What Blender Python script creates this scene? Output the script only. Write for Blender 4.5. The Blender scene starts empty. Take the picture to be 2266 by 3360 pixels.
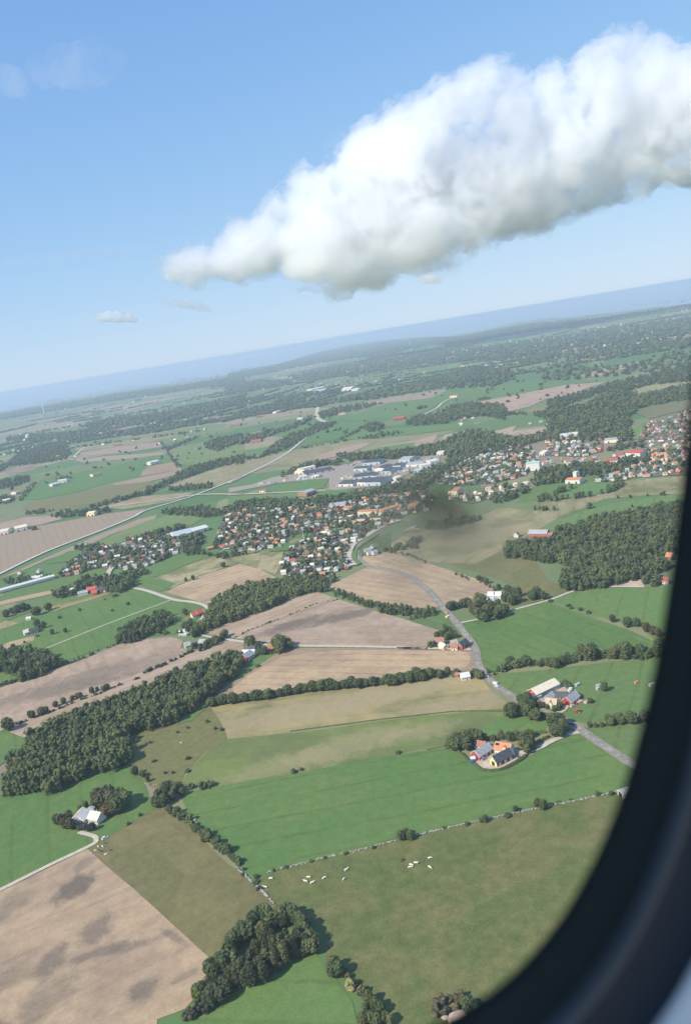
import bpy, bmesh, math, random
import numpy as np
from mathutils import Vector, Matrix, noise, geometry

R = math.radians
random.seed(11)
rng = np.random.default_rng(11)
SC = bpy.context.scene
COL = SC.collection

# ------------------------------------------------------------------ camera
W0, H0, FPX, HC = 2266.0, 3360.0, 2719.0, 300.0
ROLL, PITCH = math.atan(0.165), R(11.86)
cp, sp, cr, sr = math.cos(PITCH), math.sin(PITCH), math.cos(ROLL), math.sin(ROLL)
FWD = Vector((0, cp, -sp))
UP0 = Vector((0, sp, cp))
RT = Vector((1, 0, 0)) * cr - UP0 * sr
UP = Vector((1, 0, 0)) * sr + UP0 * cr
CAM = Vector((0, 0, HC))
CAMM = Matrix((RT, UP, -FWD)).transposed().to_4x4()
CAMM.translation = CAM
cd = bpy.data.cameras.new('camera')
cam = bpy.data.objects.new('camera', cd)
COL.objects.link(cam)
cam.matrix_world = CAMM
cd.sensor_fit = 'VERTICAL'
cd.sensor_height = 24.0
cd.sensor_width = 24.0 * W0 / H0
cd.lens = 24.0 * FPX / H0
cd.clip_start, cd.clip_end = 0.02, 200000.0
cd.dof.use_dof = True
cd.dof.focus_distance = 900.0
cd.dof.aperture_fstop = 5.0
SC.camera = cam

# ------------------------------------------------------------------ light
SUN_EL, SUN_AZ = R(41), R(33)          # rays run to the viewer's right and away
to_sun = Vector((-math.cos(SUN_AZ) * math.cos(SUN_EL), -math.sin(SUN_AZ) * math.cos(SUN_EL), math.sin(SUN_EL)))
sd = bpy.data.lights.new('sun', 'SUN')
sd.energy = 3.7
sd.angle = R(0.5)
sd.color = (1.0, 0.92, 0.80)
so = bpy.data.objects.new('sun', sd)
COL.objects.link(so)
so.rotation_euler = to_sun.to_track_quat('Z', 'Y').to_euler()
so.location = (0, 0, 2000)
wd = bpy.data.worlds.new('World')
SC.world = wd
wd.use_nodes = True
nt = wd.node_tree
sk = nt.nodes.new('ShaderNodeTexSky')
sk.sky_type = 'NISHITA'
sk.sun_disc = False
sk.sun_elevation = SUN_EL
sk.sun_rotation = math.atan2(to_sun.x, to_sun.y)
sk.altitude = 300
sk.air_density, sk.dust_density, sk.ozone_density = 1.0, 0.0, 3.0
bg = next(n for n in nt.nodes if n.type == 'BACKGROUND')
def vm(op, a, b):
    q = nt.nodes.new('ShaderNodeVectorMath')
    q.operation = op
    for k_, v_ in enumerate((a, b)):
        if isinstance(v_, tuple):
            q.inputs[k_].default_value = v_
        else:
            nt.links.new(v_, q.inputs[k_])
    return q.outputs[0]


# late summer humidity: the sky tone is paler and evener towards the horizon than in dry air
soft = vm('DIVIDE', vm('MULTIPLY', sk.outputs[0], (1.45, 2.10, 4.9)), vm('ADD', vm('MULTIPLY', sk.outputs[0], (.28, .35, .75)), (1.0, 1.0, 1.0)))
nt.links.new(soft, bg.inputs[0])
bg.inputs[1].default_value = 0.108
SC.view_settings.view_transform = 'Standard'
SC.view_settings.look = 'None'
SC.view_settings.exposure = 0.68
SC.view_settings.gamma = 1.0
SC.render.engine = 'CYCLES'
SC.cycles.max_bounces = 24
SC.cycles.diffuse_bounces = 2
SC.cycles.glossy_bounces = 2
SC.cycles.transmission_bounces = 4
SC.cycles.volume_bounces = 16
SC.cycles.transparent_max_bounces = 16
SC.cycles.use_denoising = True

# ------------------------------------------------------------------ helpers
ZOOM = {'D': (0, 0, 2266 / 1568), 'A': (0, 1200, 800 / 1568), 'B': (750, 1100, 800 / 1568), 'C': (1466, 900, 800 / 1568),
        'E': (0, 1800, 800 / 1568), 'F': (600, 1700, 800 / 1568), 'G': (1400, 1600, 866 / 1568), 'H': (0, 2460, 900 / 1568),
        'I': (700, 2460, 900 / 1568), 'J': (1400, 2200, 866 / 1568), 'K': (1400, 2380, 400 / 1568), 'L': (1640, 2180, 400 / 1568),
        'M': (1300, 1880, 400 / 1568), 'N': (150, 2560, 400 / 1568), 'O': (500, 1900, 500 / 1568), 'Q': (880, 1620, 400 / 1568),
        'S': (1100, 1460, 400 / 1568), 'T': (750, 1500, 400 / 1568), 'U': (1750, 1420, 450 / 1568), 'V': (600, 2950, 500 / 1568)}
CUTS = []


def px(s):
    """survey notes -> list of photo positions; a letter names the survey sheet the numbers were read from"""
    out, z, buf = [], ZOOM['D'], []
    for t in s.replace(',', ' ').split():
        if t.isalpha():
            z = ZOOM[t]
        else:
            buf.append(float(t))
            if len(buf) == 2:
                out.append((z[0] + buf[0] * z[2], z[1] + buf[1] * z[2]))
                buf = []
    return out


def P(p, z=0.0):
    """where the line of sight through a photo position meets the level z"""
    d = FWD + RT * ((p[0] - W0 / 2) / FPX) + UP * (-(p[1] - H0 / 2) / FPX)
    t = (z - HC) / d.z if d.z < -1e-4 else 60000.0
    t = min(t, 60000.0)
    q = CAM + d * t
    return Vector((q.x, q.y, z))


def G(s, z=0.0):
    return [P(p, z) for p in px(s)]


def proj(v):
    d = Vector(v) - CAM
    k = FPX / max(d.dot(FWD), 1e-3)
    return W0 / 2 + d.dot(RT) * k, H0 / 2 - d.dot(UP) * k


def tag(o, label=None, cat=None, group=None, kind=None):
    for k, v in (('label', label), ('category', cat), ('group', group), ('kind', kind)):
        if v:
            o[k] = v
    return o


def link(name, me, mats=(), parent=None):
    o = bpy.data.objects.new(name, me)
    COL.objects.link(o)
    if me is not None and hasattr(me, 'materials'):
        for m in mats:
            if len(me.materials) < len(mats):
                me.materials.append(m)
    if parent is not None:
        o.parent = parent
    return o


def empty(name, loc, rz=0.0):
    o = bpy.data.objects.new(name, None)
    COL.objects.link(o)
    o.location = loc
    o.rotation_euler = (0, 0, rz)
    o.empty_display_size = 1
    return o


def np_mesh(name, verts, faces, tint=None, midx=None):
    """faces: int array (n,3) or (n,4), or list of such"""
    me = bpy.data.meshes.new(name)
    verts = np.asarray(verts, np.float32)
    me.vertices.add(len(verts))
    me.vertices.foreach_set('co', verts.ravel())
    fl = faces if isinstance(faces, list) else [faces]
    fl = [np.asarray(f, np.int32) for f in fl if len(f)]
    li = np.concatenate([f.ravel() for f in fl])
    cnt = np.concatenate([np.full(len(f), f.shape[1], np.int32) for f in fl])
    me.loops.add(len(li))
    me.loops.foreach_set('vertex_index', li)
    me.polygons.add(len(cnt))
    me.polygons.foreach_set('loop_start', np.concatenate(([0], np.cumsum(cnt)[:-1])).astype(np.int32))
    me.polygons.foreach_set('loop_total', cnt)
    if midx is not None:
        me.polygons.foreach_set('material_index', np.asarray(midx, np.int32))
    me.update(calc_edges=True)
    if tint is not None:
        a = me.attributes.new('tint', 'FLOAT', 'POINT')
        a.data.foreach_set('value', np.asarray(tint, np.float32))
    return me


class MB:
    """collects simple solids into one mesh"""
    def __init__(s):
        s.v, s.f, s.m = [], [], []

    def add(s, vs, fs, mi=0):
        n = len(s.v)
        s.v += [tuple(v) for v in vs]
        s.f += [tuple(i + n for i in f) for f in fs]
        s.m += [mi] * len(fs)
        return s

    def box(s, c, d, rz=0.0, mi=0):
        x, y, z = d[0] / 2, d[1] / 2, d[2] / 2
        ca, sa = math.cos(rz), math.sin(rz)
        vs = []
        for k in (-z, z):
            for (a, b) in ((-x, -y), (x, -y), (x, y), (-x, y)):
                vs.append((c[0] + a * ca - b * sa, c[1] + a * sa + b * ca, c[2] + k))
        return s.add(vs, [(3, 2, 1, 0), (4, 5, 6, 7), (0, 1, 5, 4), (1, 2, 6, 5), (2, 3, 7, 6), (3, 0, 4, 7)], mi)

    def tube(s, a, b, ra, rb, n=8, mi=0):
        a, b = Vector(a), Vector(b)
        d = (b - a).normalized()
        u = d.orthogonal().normalized()
        w = d.cross(u)
        vs = []
        for (c, r) in ((a, ra), (b, rb)):
            for i in range(n):
                t = 2 * math.pi * i / n
                vs.append(c + u * (r * math.cos(t)) + w * (r * math.sin(t)))
        fs = [(i, (i + 1) % n, n + (i + 1) % n, n + i) for i in range(n)] + [tuple(range(n))[::-1], tuple(range(n, 2 * n))]
        return s.add(vs, fs, mi)

    def mesh(s, name):
        me = bpy.data.meshes.new(name)
        me.from_pydata(s.v, [], s.f)
        me.polygons.foreach_set('material_index', s.m)
        me.update()
        return me


# ------------------------------------------------------------------ materials
def newmat(name):
    m = bpy.data.materials.new(name)
    m.use_nodes = True
    n = m.node_tree
    b = next(x for x in n.nodes if x.type == 'BSDF_PRINCIPLED')
    return m, n, b


def plain(name, col, rough=0.7, metal=0.0, var=0.12, scale=1.5):
    m, n, b = newmat(name)
    b.inputs['Roughness'].default_value = rough
    b.inputs['Metallic'].default_value = metal
    b.inputs['Specular IOR Level'].default_value = 0.25
    tc = n.nodes.new('ShaderNodeTexCoord')
    tx = n.nodes.new('ShaderNodeTexNoise')
    tx.inputs['Scale'].default_value = scale
    tx.inputs['Detail'].default_value = 4
    n.links.new(tc.outputs['Object'], tx.inputs['Vector'])
    mr = n.nodes.new('ShaderNodeMapRange')
    mr.inputs[1].default_value, mr.inputs[2].default_value = 0.3, 0.7
    mr.inputs[3].default_value, mr.inputs[4].default_value = 1 - var, 1 + var
    n.links.new(tx.outputs['Fac'], mr.inputs[0])
    mx = n.nodes.new('ShaderNodeVectorMath')
    mx.operation = 'SCALE'
    mx.inputs[0].default_value = col
    n.links.new(mr.outputs[0], mx.inputs['Scale'])
    n.links.new(mx.outputs[0], b.inputs['Base Color'])
    return m


def _noise(n, vec, scale, detail=5, rough=0.55, dist=0.0, stretch=None):
    if stretch:
        mp = n.nodes.new('ShaderNodeMapping')
        mp.inputs['Scale'].default_value = stretch
        n.links.new(vec, mp.inputs['Vector'])
        vec = mp.outputs[0]
    t = n.nodes.new('ShaderNodeTexNoise')
    t.inputs['Scale'].default_value = scale
    t.inputs['Detail'].default_value = detail
    t.inputs['Roughness'].default_value = rough
    t.inputs['Distortion'].default_value = dist
    n.links.new(vec, t.inputs['Vector'])
    return t.outputs['Fac']


def _mr(n, x, a, b, c, d, smooth=False):
    m = n.nodes.new('ShaderNodeMapRange')
    if smooth:
        m.interpolation_type = 'SMOOTHSTEP'
    n.links.new(x, m.inputs[0])
    for i, v in enumerate((a, b, c, d)):
        m.inputs[i + 1].default_value = v
    return m.outputs[0]


def _math(n, op, a, b):
    m = n.nodes.new('ShaderNodeMath')
    m.operation = op
    for i, v in enumerate((a, b)):
        if isinstance(v, (int, float)):
            m.inputs[i].default_value = v
        else:
            n.links.new(v, m.inputs[i])
    return m.outputs[0]


def _mix(n, f, a, b):
    m = n.nodes.new('ShaderNodeMix')
    m.data_type = 'RGBA'
    for s, v in ((m.inputs[0], f), (m.inputs[6], a), (m.inputs[7], b)):
        if isinstance(v, (int, float)):
            s.default_value = v
        elif isinstance(v, (tuple, list)):
            s.default_value = (*v[:3], 1)
        else:
            n.links.new(v, s)
    return m.outputs[2]


def field_mat(name, second, amt, big=70.0, streak=0.0, fine=0.12, line=0.0, spots=(), spotcol=None, gap=24.0):
    """crop, pasture or tilled soil: the field's own colour (object colour) broken by growth patches, drill streaks, wheel lines"""
    m, n, b = newmat(name)
    b.inputs['Roughness'].default_value = 0.95
    b.inputs['Specular IOR Level'].default_value = 0.1
    oi = n.nodes.new('ShaderNodeObjectInfo')
    tc = n.nodes.new('ShaderNodeTexCoord')
    v = tc.outputs['Object']
    f1 = _mr(n, _noise(n, v, 1 / big, 6, 0.6, 0.4), 0.38, 0.66, 0, amt, True)
    f1b = _mr(n, _noise(n, v, 4.3 / big, 5, 0.65, 0.2), 0.4, 0.75, 0, amt * 0.55, True)
    f = _math(n, 'ADD', f1, f1b)
    if streak:
        f2 = _mr(n, _noise(n, v, 1 / 9.0, 5, 0.65, 0, (0.07, 1, 1)), 0.42, 0.7, 0, streak, True)
        f = _math(n, 'ADD', f, f2)
    f = _math(n, 'MINIMUM', f, 1.0)
    c = _mix(n, f, oi.outputs['Color'], second)
    for (sx, sy, rx, ry, ang, st) in spots:
        mp = n.nodes.new('ShaderNodeMapping')
        mp.vector_type = 'TEXTURE'
        mp.inputs['Location'].default_value = (sx, sy, 0)
        mp.inputs['Rotation'].default_value = (0, 0, ang)
        mp.inputs['Scale'].default_value = (rx, ry, 1000)
        n.links.new(v, mp.inputs['Vector'])
        ln = n.nodes.new('ShaderNodeVectorMath')
        ln.operation = 'LENGTH'
        n.links.new(mp.outputs[0], ln.inputs[0])
        w = _math(n, 'ADD', ln.outputs['Value'], _mr(n, _noise(n, v, 1 / 16.0, 6, 0.7, 0.6), 0.2, 0.8, -0.65, 0.65))
        c = _mix(n, _mr(n, w, 0.45, 1.2, st, 0, True), c, spotcol)
    if line:
        sx = n.nodes.new('ShaderNodeSeparateXYZ')
        n.links.new(v, sx.inputs[0])
        y = _math(n, 'ADD', sx.outputs[1], _mr(n, _noise(n, v, 1 / 60.0, 3), 0, 1, -3, 3))
        pp = _math(n, 'PINGPONG', y, gap / 2)
        w = _mr(n, pp, 0.5, 1.9, line, 0, True)
        w = _math(n, 'MULTIPLY', w, _mr(n, _noise(n, v, 1 / 35.0, 4), 0.35, 0.6, 0, 1))
        c = _mix(n, w, c, tuple(0.62 * x for x in second))
    fi = _math(n, 'ADD', _mr(n, _noise(n, v, 0.7, 6, 0.75), 0.3, 0.7, -fine, fine), _mr(n, _noise(n, v, 0.14, 5, 0.7), 0.3, 0.7, 1 - fine * 0.8, 1 + fine * 0.8))
    sc = n.nodes.new('ShaderNodeVectorMath')
    sc.operation = 'SCALE'
    n.links.new(c, sc.inputs[0])
    n.links.new(fi, sc.inputs['Scale'])
    n.links.new(sc.outputs[0], b.inputs['Base Color'])
    return m


GREEN, GREEN2, OLIVE, TAN, SOIL, SOILD, GREYB, LIME, PALE = ((0.094, 0.171, 0.050), (0.112, 0.186, 0.057), (0.155, 0.156, 0.060), (0.347, 0.275, 0.126),
                                                    (.450, .322, .192), (0.310, 0.216, 0.144), (0.279, 0.223, 0.161), (0.174, 0.211, 0.064), (0.570, 0.496, 0.372))
FM = {
    'g': field_mat('grass_crop', (0.134, 0.192, 0.057), 0.55, 85, 0.4, 0.17, 0.6),
    'o': field_mat('dry_pasture', (0.205, 0.174, 0.077), 0.6, 45, 0.3, 0.2),
    'p': field_mat('grazed_pasture', (0.167, 0.155, 0.062), 0.75, 32, 0.0, 0.24),
    't': field_mat('parched_grass', (0.151, 0.159, 0.056), 0.8, 75, 0.45, 0.17),
    's': field_mat('tilled_soil', (.325, .234, .150), 0.65, 75, 0.6, 0.14, 0.5, gap=14),
    'v': field_mat('garden_ground', (0.211, 0.192, 0.149), 0.6, 30, 0.0, 0.35),
    'w': field_mat('trampled_gravel', (0.310, 0.260, 0.205), 0.6, 22, 0.0, 0.22),
}


def foliage_mat():
    m, n, b = newmat('foliage')
    b.inputs['Roughness'].default_value = 0.85
    b.inputs['Specular IOR Level'].default_value = 0.15
    oi = n.nodes.new('ShaderNodeObjectInfo')
    at = n.nodes.new('ShaderNodeAttribute')
    at.attribute_name = 'tint'
    tc = n.nodes.new('ShaderNodeTexCoord')
    f = _math(n, 'ADD', at.outputs['Fac'], _mr(n, _noise(n, tc.outputs['Object'], 0.45, 3, 0.6), 0.3, 0.7, -0.2, 0.25))
    f = _math(n, 'ADD', f, _mr(n, oi.outputs['Random'], 0, 1, -0.12, 0.15))
    mu = n.nodes.new('ShaderNodeVectorMath')
    mu.operation = 'MULTIPLY'
    n.links.new(oi.outputs['Color'], mu.inputs[0])
    cr_ = n.nodes.new('ShaderNodeValToRGB')
    e = cr_.color_ramp.elements
    e[0].position, e[0].color = 0.0, (.58, .66, .60, 1)
    e[1].position, e[1].color = 1.0, (1.75, 1.6, 1.3, 1)
    x = e.new(0.5)
    x.color = (1, 1, 1, 1)
    n.links.new(f, cr_.inputs[0])
    n.links.new(cr_.outputs[0], mu.inputs[1])
    n.links.new(mu.outputs[0], b.inputs['Base Color'])
    tl = n.nodes.new('ShaderNodeBsdfTranslucent')
    n.links.new(mu.outputs[0], tl.inputs[0])
    mx = n.nodes.new('ShaderNodeMixShader')
    mx.inputs[0].default_value = 0.3
    n.links.new(b.outputs[0], mx.inputs[1])
    n.links.new(tl.outputs[0], mx.inputs[2])
    out = next(q for q in n.nodes if q.type == 'OUTPUT_MATERIAL')
    n.links.new(mx.outputs[0], out.inputs['Surface'])
    return m


FOL = foliage_mat()
BARK = plain('bark', (.09, .07, .05), 0.9)
BIRCHBARK = plain('birch_bark', (.62, .60, .55), 0.8, var=0.3, scale=3)
LEAF, LEAFD, LEAFO, LEAFB = (.112, .140, .060), (.098, .126, .058), (.138, .146, .066), (.170, .125, .072)
GRAVEL = plain('pale_gravel', (.50, .43, .33), 0.95, var=0.15, scale=0.4)
ASPH = plain('worn_asphalt', (.26, .235, .195), 0.9, var=0.25, scale=0.12)
PAINT = plain('road_paint', (.72, .71, .66), 0.7)
WALLS = {'white': plain('white_render', (.66, .63, .57), .8), 'cream': plain('cream_render', (.78, .68, .48), .8),
         'yellow': plain('yellow_render', (.80, .66, .32), .8), 'red': plain('red_boards', (.42, .07, .05), .8),
         'brick': plain('brown_brick', (.34, .20, .13), .85), 'grey': plain('grey_boards', (.42, .42, .40), .8),
         'blue': plain('blue_sheet', (.42, .50, .50), .6), 'dark red': plain('dark_red_boards', (.22, .05, .04), .8)}
ROOFS = {'orange': plain('orange_tiles', (.56, .23, .115), .8, var=.2, scale=.8), 'red': plain('red_tiles', (.48, .10, .07), .75, var=.2, scale=.8),
         'grey': plain('grey_sheet_roof', (.36, .36, .35), .6, var=.2, scale=.6), 'dark': plain('dark_tiles', (.075, .078, .085), .6, var=.2, scale=.8),
         'brown': plain('brown_tiles', (.20, .14, .11), .8, var=.2, scale=.8), 'pale': plain('pale_sheet_roof', (.62, .60, .54), .6, var=.12, scale=.4),
         'cream': plain('cream_fibre_roof', (.72, .63, .46), .7, var=.1, scale=.4), 'tan': plain('tan_tiles', (.50, .38, .27), .8, var=.18, scale=.7),
         'blue': plain('blue_sheet_roof', (.42, .48, .50), .55, var=.12), 'green': plain('copper_green_roof', (.38, .50, .42), .7, var=.15),
         'rust': plain('rust_tiles', (.36, .16, .11), .8, var=.2, scale=.8)}
GLASS = plain('window_glass', (.05, .06, .07), 0.15, var=.05)
TRIM = plain('white_trim', (.80, .79, .75), .7)
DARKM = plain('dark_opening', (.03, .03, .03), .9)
STONE = plain('field_stone', (.36, .34, .30), .9, var=.35, scale=1.2)
RUBBER = plain('tyre_rubber', (.03, .03, .03), .8)
# ------------------------------------------------------------------ haze, ground, sea
def haze():
    m = bpy.data.materials.new('haze')
    m.use_nodes = True
    n = m.node_tree
    for x in list(n.nodes):
        if x.type != 'OUTPUT_MATERIAL':
            n.nodes.remove(x)
    out = n.nodes[0]
    v = n.nodes.new('ShaderNodeVolumePrincipled')
    v.inputs['Color'].default_value = (.66, .79, .94, 1)
    v.inputs['Density'].default_value = 8.0e-5
    v.inputs['Anisotropy'].default_value = 0.0
    n.links.new(v.outputs[0], out.inputs['Volume'])
    b = MB().box((0, 30000, 151), (160000, 80000, 308))
    o = link('haze', b.mesh('haze'), [m])
    tag(o, 'pale blue summer haze lying over the whole countryside', 'haze', kind='stuff')


haze()

COAST = px('A -600 400 -200 330 0 300 245 250 480 213 800 155 1100 115 1568 40 B 330 180 560 110 800 55 1000 30 1180 15 1390 5 C 0 400 240 360 430 310 700 285 1050 250 1300 215 1568 187 1900 150 2600 60')


def ground():
    cz = [P((x, y), 0.0) for (x, y) in COAST]
    pts = []
    for a, b in zip(cz, cz[1:]):
        k = 10
        for i in range(k):
            q = a.lerp(b, i / k)
            q.y += 260 * noise.noise(Vector((q.x / 900, 3.1, 0))) + 90 * noise.noise(Vector((q.x / 220, 7.1, 0)))
            pts.append(q)
    pts.append(cz[-1])
    x0, x1 = pts[0].x, pts[-1].x
    poly = [Vector((min(x0, -30000), pts[0].y - 2500, 0))] + pts + [Vector((max(x1, 30000), pts[-1].y - 1500, 0)), Vector((30000, -6000, 0)), Vector((-30000, -6000, 0))]
    tri = geometry.tessellate_polygon([poly])
    me = bpy.data.meshes.new('ground')
    me.from_pydata([tuple(v) for v in poly], [], [tuple(t) for t in tri])
    me.update()
    m, n, b = newmat('distant_farmland')
    b.inputs['Roughness'].default_value = 0.95
    b.inputs['Specular IOR Level'].default_value = 0.1
    tc = n.nodes.new('ShaderNodeTexCoord')
    v = tc.outputs['Object']
    mp = n.nodes.new('ShaderNodeMapping')
    mp.inputs['Rotation'].default_value = (0, 0, R(-12))
    mp.inputs['Scale'].default_value = (1 / 420, 1 / 260, 1)
    n.links.new(v, mp.inputs['Vector'])
    vo = n.nodes.new('ShaderNodeTexVoronoi')
    vo.voronoi_dimensions = '2D'
    vo.inputs['Scale'].default_value = 1.0
    vo.inputs['Randomness'].default_value = 0.8
    n.links.new(mp.outputs[0], vo.inputs['Vector'])
    sx = n.nodes.new('ShaderNodeSeparateColor')
    n.links.new(vo.outputs['Color'], sx.inputs[0])
    rp = n.nodes.new('ShaderNodeValToRGB')
    rp.color_ramp.interpolation = 'CONSTANT'
    e = rp.color_ramp.elements
    e[0].position, e[0].color = 0, (0.105, 0.186, 0.064, 1)
    e[1].position, e[1].color = .26, (0.155, 0.205, 0.087, 1)
    for p_, c_ in ((.44, (0.236, 0.229, 0.118)), (.57, (0.087, 0.167, 0.056)), (.74, (0.298, 0.254, 0.155)), (.83, (0.273, 0.205, 0.155)), (.91, (0.180, 0.205, 0.099))):
        x = e.new(p_)
        x.color = (*c_, 1)
    n.links.new(sx.outputs[0], rp.inputs[0])
    c = _mix(n, _mr(n, _noise(n, v, 1 / 70.0, 6, .65), .4, .75, 0, .55, True), rp.outputs[0], (0.136, 0.155, 0.074))
    c = _mix(n, _mr(n, _noise(n, v, 1 / 500.0, 5, .6), .58, .72, 0, .5, True), c, (0.068, 0.105, 0.050))
    n.links.new(c, b.inputs['Base Color'])
    tag(link('ground', me, [m]), 'patchwork farmland reaching to the far coast', 'ground', kind='structure')
    m, n, b = newmat('sea_water')
    b.inputs['Base Color'].default_value = (.06, .15, .20, 1)
    b.inputs['Roughness'].default_value = 0.12
    b.inputs['IOR'].default_value = 1.33
    s = MB().add([(-60000, 3000, -3), (60000, 3000, -3), (60000, 66000, -3), (-60000, 66000, -3)], [(0, 1, 2, 3)])
    tag(link('sea', s.mesh('sea'), [m]), 'pale blue sea beyond the wooded coast', 'sea', kind='structure')


ground()

FZ = [0.10]


def smooth_edges(pts, amp=0.012, seg=9):
    out = []
    n = len(pts)
    for i in range(n):
        a, b = pts[i], pts[(i + 1) % n]
        d = b - a
        L = d.length
        nr = Vector((-d.y, d.x, 0)).normalized() if L > 1e-6 else Vector((0, 0, 0))
        k = max(2, min(seg, int(L / 12)))
        for j in range(k):
            q = a.lerp(b, j / k)
            am = min(amp * L, 3.0) * (0 if j == 0 else 1)
            q += nr * am * noise.noise(Vector((q.x / 40, q.y / 40, 1.7)))
            out.append(q)
    return out


def sheet(name, s, mat, col, label, cat, ang=None, spots=(), z=None, amp=0.012, smooth=0, dz=None):
    if z is None:
        FZ[0] += dz or 0.012
        z = FZ[0]
    pts = G(s, z)
    if smooth:
        for _ in range(smooth):
            q = []
            for i in range(len(pts)):
                a, b = pts[i], pts[(i + 1) % len(pts)]
                q += [a.lerp(b, .25), a.lerp(b, .75)]
            pts = q
    pts = smooth_edges(pts, amp)
    c = sum(pts, Vector((0, 0, 0))) / len(pts)
    if ang is None:
        L, ang = 0, 0
        base = G(s, z)
        for i in range(len(base)):
            d = base[(i + 1) % len(base)] - base[i]
            if d.length > L:
                L, ang = d.length, math.atan2(d.y, d.x)
    loc = [Matrix.Rotation(-ang, 3, 'Z') @ (p - c) for p in pts]
    tri = geometry.tessellate_polygon([[Vector((v.x, v.y, 0)) for v in loc]])
    me = bpy.data.meshes.new(name)
    fs = []
    for t in tri:
        a, b_, d = (loc[i] for i in t)
        t = tuple(t)
        if (b_ - a).cross(d - a).z < 0:
            t = t[::-1]
        fs.append(t)
    me.from_pydata([(v.x, v.y, 0) for v in loc], [], fs)
    me.update()
    if spots:
        sl = []
        for (sp_, rx, ry, a, st) in spots:
            q = Matrix.Rotation(-ang, 3, 'Z') @ (G(sp_, z)[0] - c)
            sl.append((q.x, q.y, rx, ry, R(a) - ang, st))
        mat = spots_mat(mat, sl)
    else:
        mat = FM[mat]
    o = link(name, me, [mat])
    o.location = c
    o.rotation_euler = (0, 0, ang)
    k = random.uniform(.93, 1.07)
    o.color = (col[0] * k, col[1] * k, col[2] * k, 1)
    return tag(o, label, cat, kind='structure')


def spots_mat(kind, sl):
    if kind == 's':
        return field_mat('tilled_soil_damp', (.310, .226, .150), 0.8, 48, 0.4, 0.15, 0.25, sl, (.165, .132, .100), gap=18)
    return field_mat('parched_patchy', (.112, .128, .056), 0.5, 60, 0.3, 0.12, 0.0, sl, (.33, .265, .15))


def mul(c, k):
    return tuple(x * k for x in c)


F = sheet
# near fields
F('grass_field', 'H -200 1700 -60 300 0 262 210 215 280 235 360 220 450 150 620 110 715 85 830 190 870 320 905 330 600 510 535 545 280 660 0 795 -200 870', 'g', GREEN, 'green grass field round the farm with pale cream roofs', 'field')
F('scrub_field', 'E 700 1420 820 1190 900 1160 1050 1130 1200 1060 1300 1020 1340 1000 1400 1080 1465 1210 1450 1250 1340 1320 1280 1390 H 1190 0 1060 130 1040 190 1000 240 870 215 830 190 715 85 690 60', 'p', OLIVE, 'rough scrubby pasture tucked beside the long wood', 'field')
F('tan_field', 'F 180 1215 330 1190 850 1125 1260 1062 1568 1035 G 0 1140 250 1120 330 1130 380 1210 475 1280 480 1340 310 1420 120 1400 0 1345 F 690 1372 330 1440 E 1465 1225 1440 1150', 't', TAN, 'parched tan field below the long bushy hedgerow', 'field', spots=[('F 900 1200', 120, 25, 10, .6), ('F 1300 1140', 90, 22, 10, .8), ('G 200 1290', 70, 18, 0, .7), ('F 500 1290', 60, 20, 0, .5)])
F('stubble_field', 'D 512 1678 700 1660 940 1627 1150 1608 1150 1640 1050 1665 1012 1690 900 1712 700 1750 500 1782 414 1782 430 1745 470 1710', 't', LIME, 'pale yellow green field between tan field and lush green field', 'field', spots=[('D 800 1690', 60, 20, 10, .5), ('D 640 1740', 50, 18, 10, .35), ('D 960 1660', 40, 14, 10, .4)])
F('grass_field', 'G 300 1445 480 1340 640 1370 720 1385 700 1460 620 1480 500 1470 330 1500', 'g', GREEN2, 'small green paddock beside the farm with orange roof', 'field')
F('grass_field', 'D 408 1805 440 1795 500 1784 700 1751 900 1713 1010 1698 1040 1700 1090 1746 1130 1750 1180 1730 1240 1692 1300 1660 1330 1668 1450 1747 1560 1800 1450 1790 1400 1797 1200 1835 1000 1880 900 1905 700 1955 600 1983 575 1990 540 1950 480 1905 430 1850', 'g', GREEN, 'wide lush green field in front of the orange roofed farm', 'field')
F('pasture_field', 'D 590 1990 700 1957 900 1907 1000 1882 1200 1837 1400 1798 1480 1780 1620 1800 1620 2480 900 2480 880 2320 820 2260 780 2215 740 2200 735 2120 680 2070 620 2060 580 2010', 'p', (0.112, 0.141, 0.045), 'large olive pasture grazed by white cows', 'field')
F('fallow_field', 'H 500 565 600 510 905 330 960 345 1080 420 1200 560 1300 650 1400 720 1480 800 1560 880 1640 960 1500 1060 1350 1150 1205 1200 1000 1010 760 790 560 620', 'o', (0.144, 0.134, 0.057), 'brownish olive fallow field beside the bare ploughed field', 'field')
F('ploughed_field', 'H -260 930 -60 838 0 810 250 690 500 565 560 620 760 790 1000 1010 1210 1200 1200 1260 1190 1330 1130 1400 1060 1480 900 1540 880 1700 -260 1700', 's', (.425, .305, .188), 'bare ploughed field with dark damp patches', 'field', ang=R(25), spots=[('H 425 790', 17, 11, 60, 1), ('H 480 650', 10, 6, 60, .55), ('H 550 1030', 13, 10, 70, .75), ('H 560 1160', 22, 5, 15, .7), ('H 720 1130', 12, 4, 15, .6), ('H 300 1200', 13, 9, 70, .8), ('H 820 1365', 9, 7, 40, .8), ('H 260 1440', 20, 12, 60, .45), ('H 40 900', 22, 12, 60, .5), ('H 980 1060', 14, 3, -45, .6), ('H 1050 1300', 9, 3, 30, .5), ('H 60 1300', 16, 9, 60, .45)])
F('grass_field', 'D 240 2420 430 2325 470 2285 590 2215 700 2140 735 2190 765 2225 800 2275 815 2340 800 2450', 'g', GREEN2, 'bright green field beneath the birch grove', 'field')
F('grass_field', 'G 380 1110 700 1080 860 1060 1360 1010 1700 1000 1650 1360 1310 1345 930 1400 830 1370 760 1345 540 1255 460 1190 400 1130', 'g', (0.118, 0.186, 0.064), 'green field around the U-shaped farm with the tractor', 'field')
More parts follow.
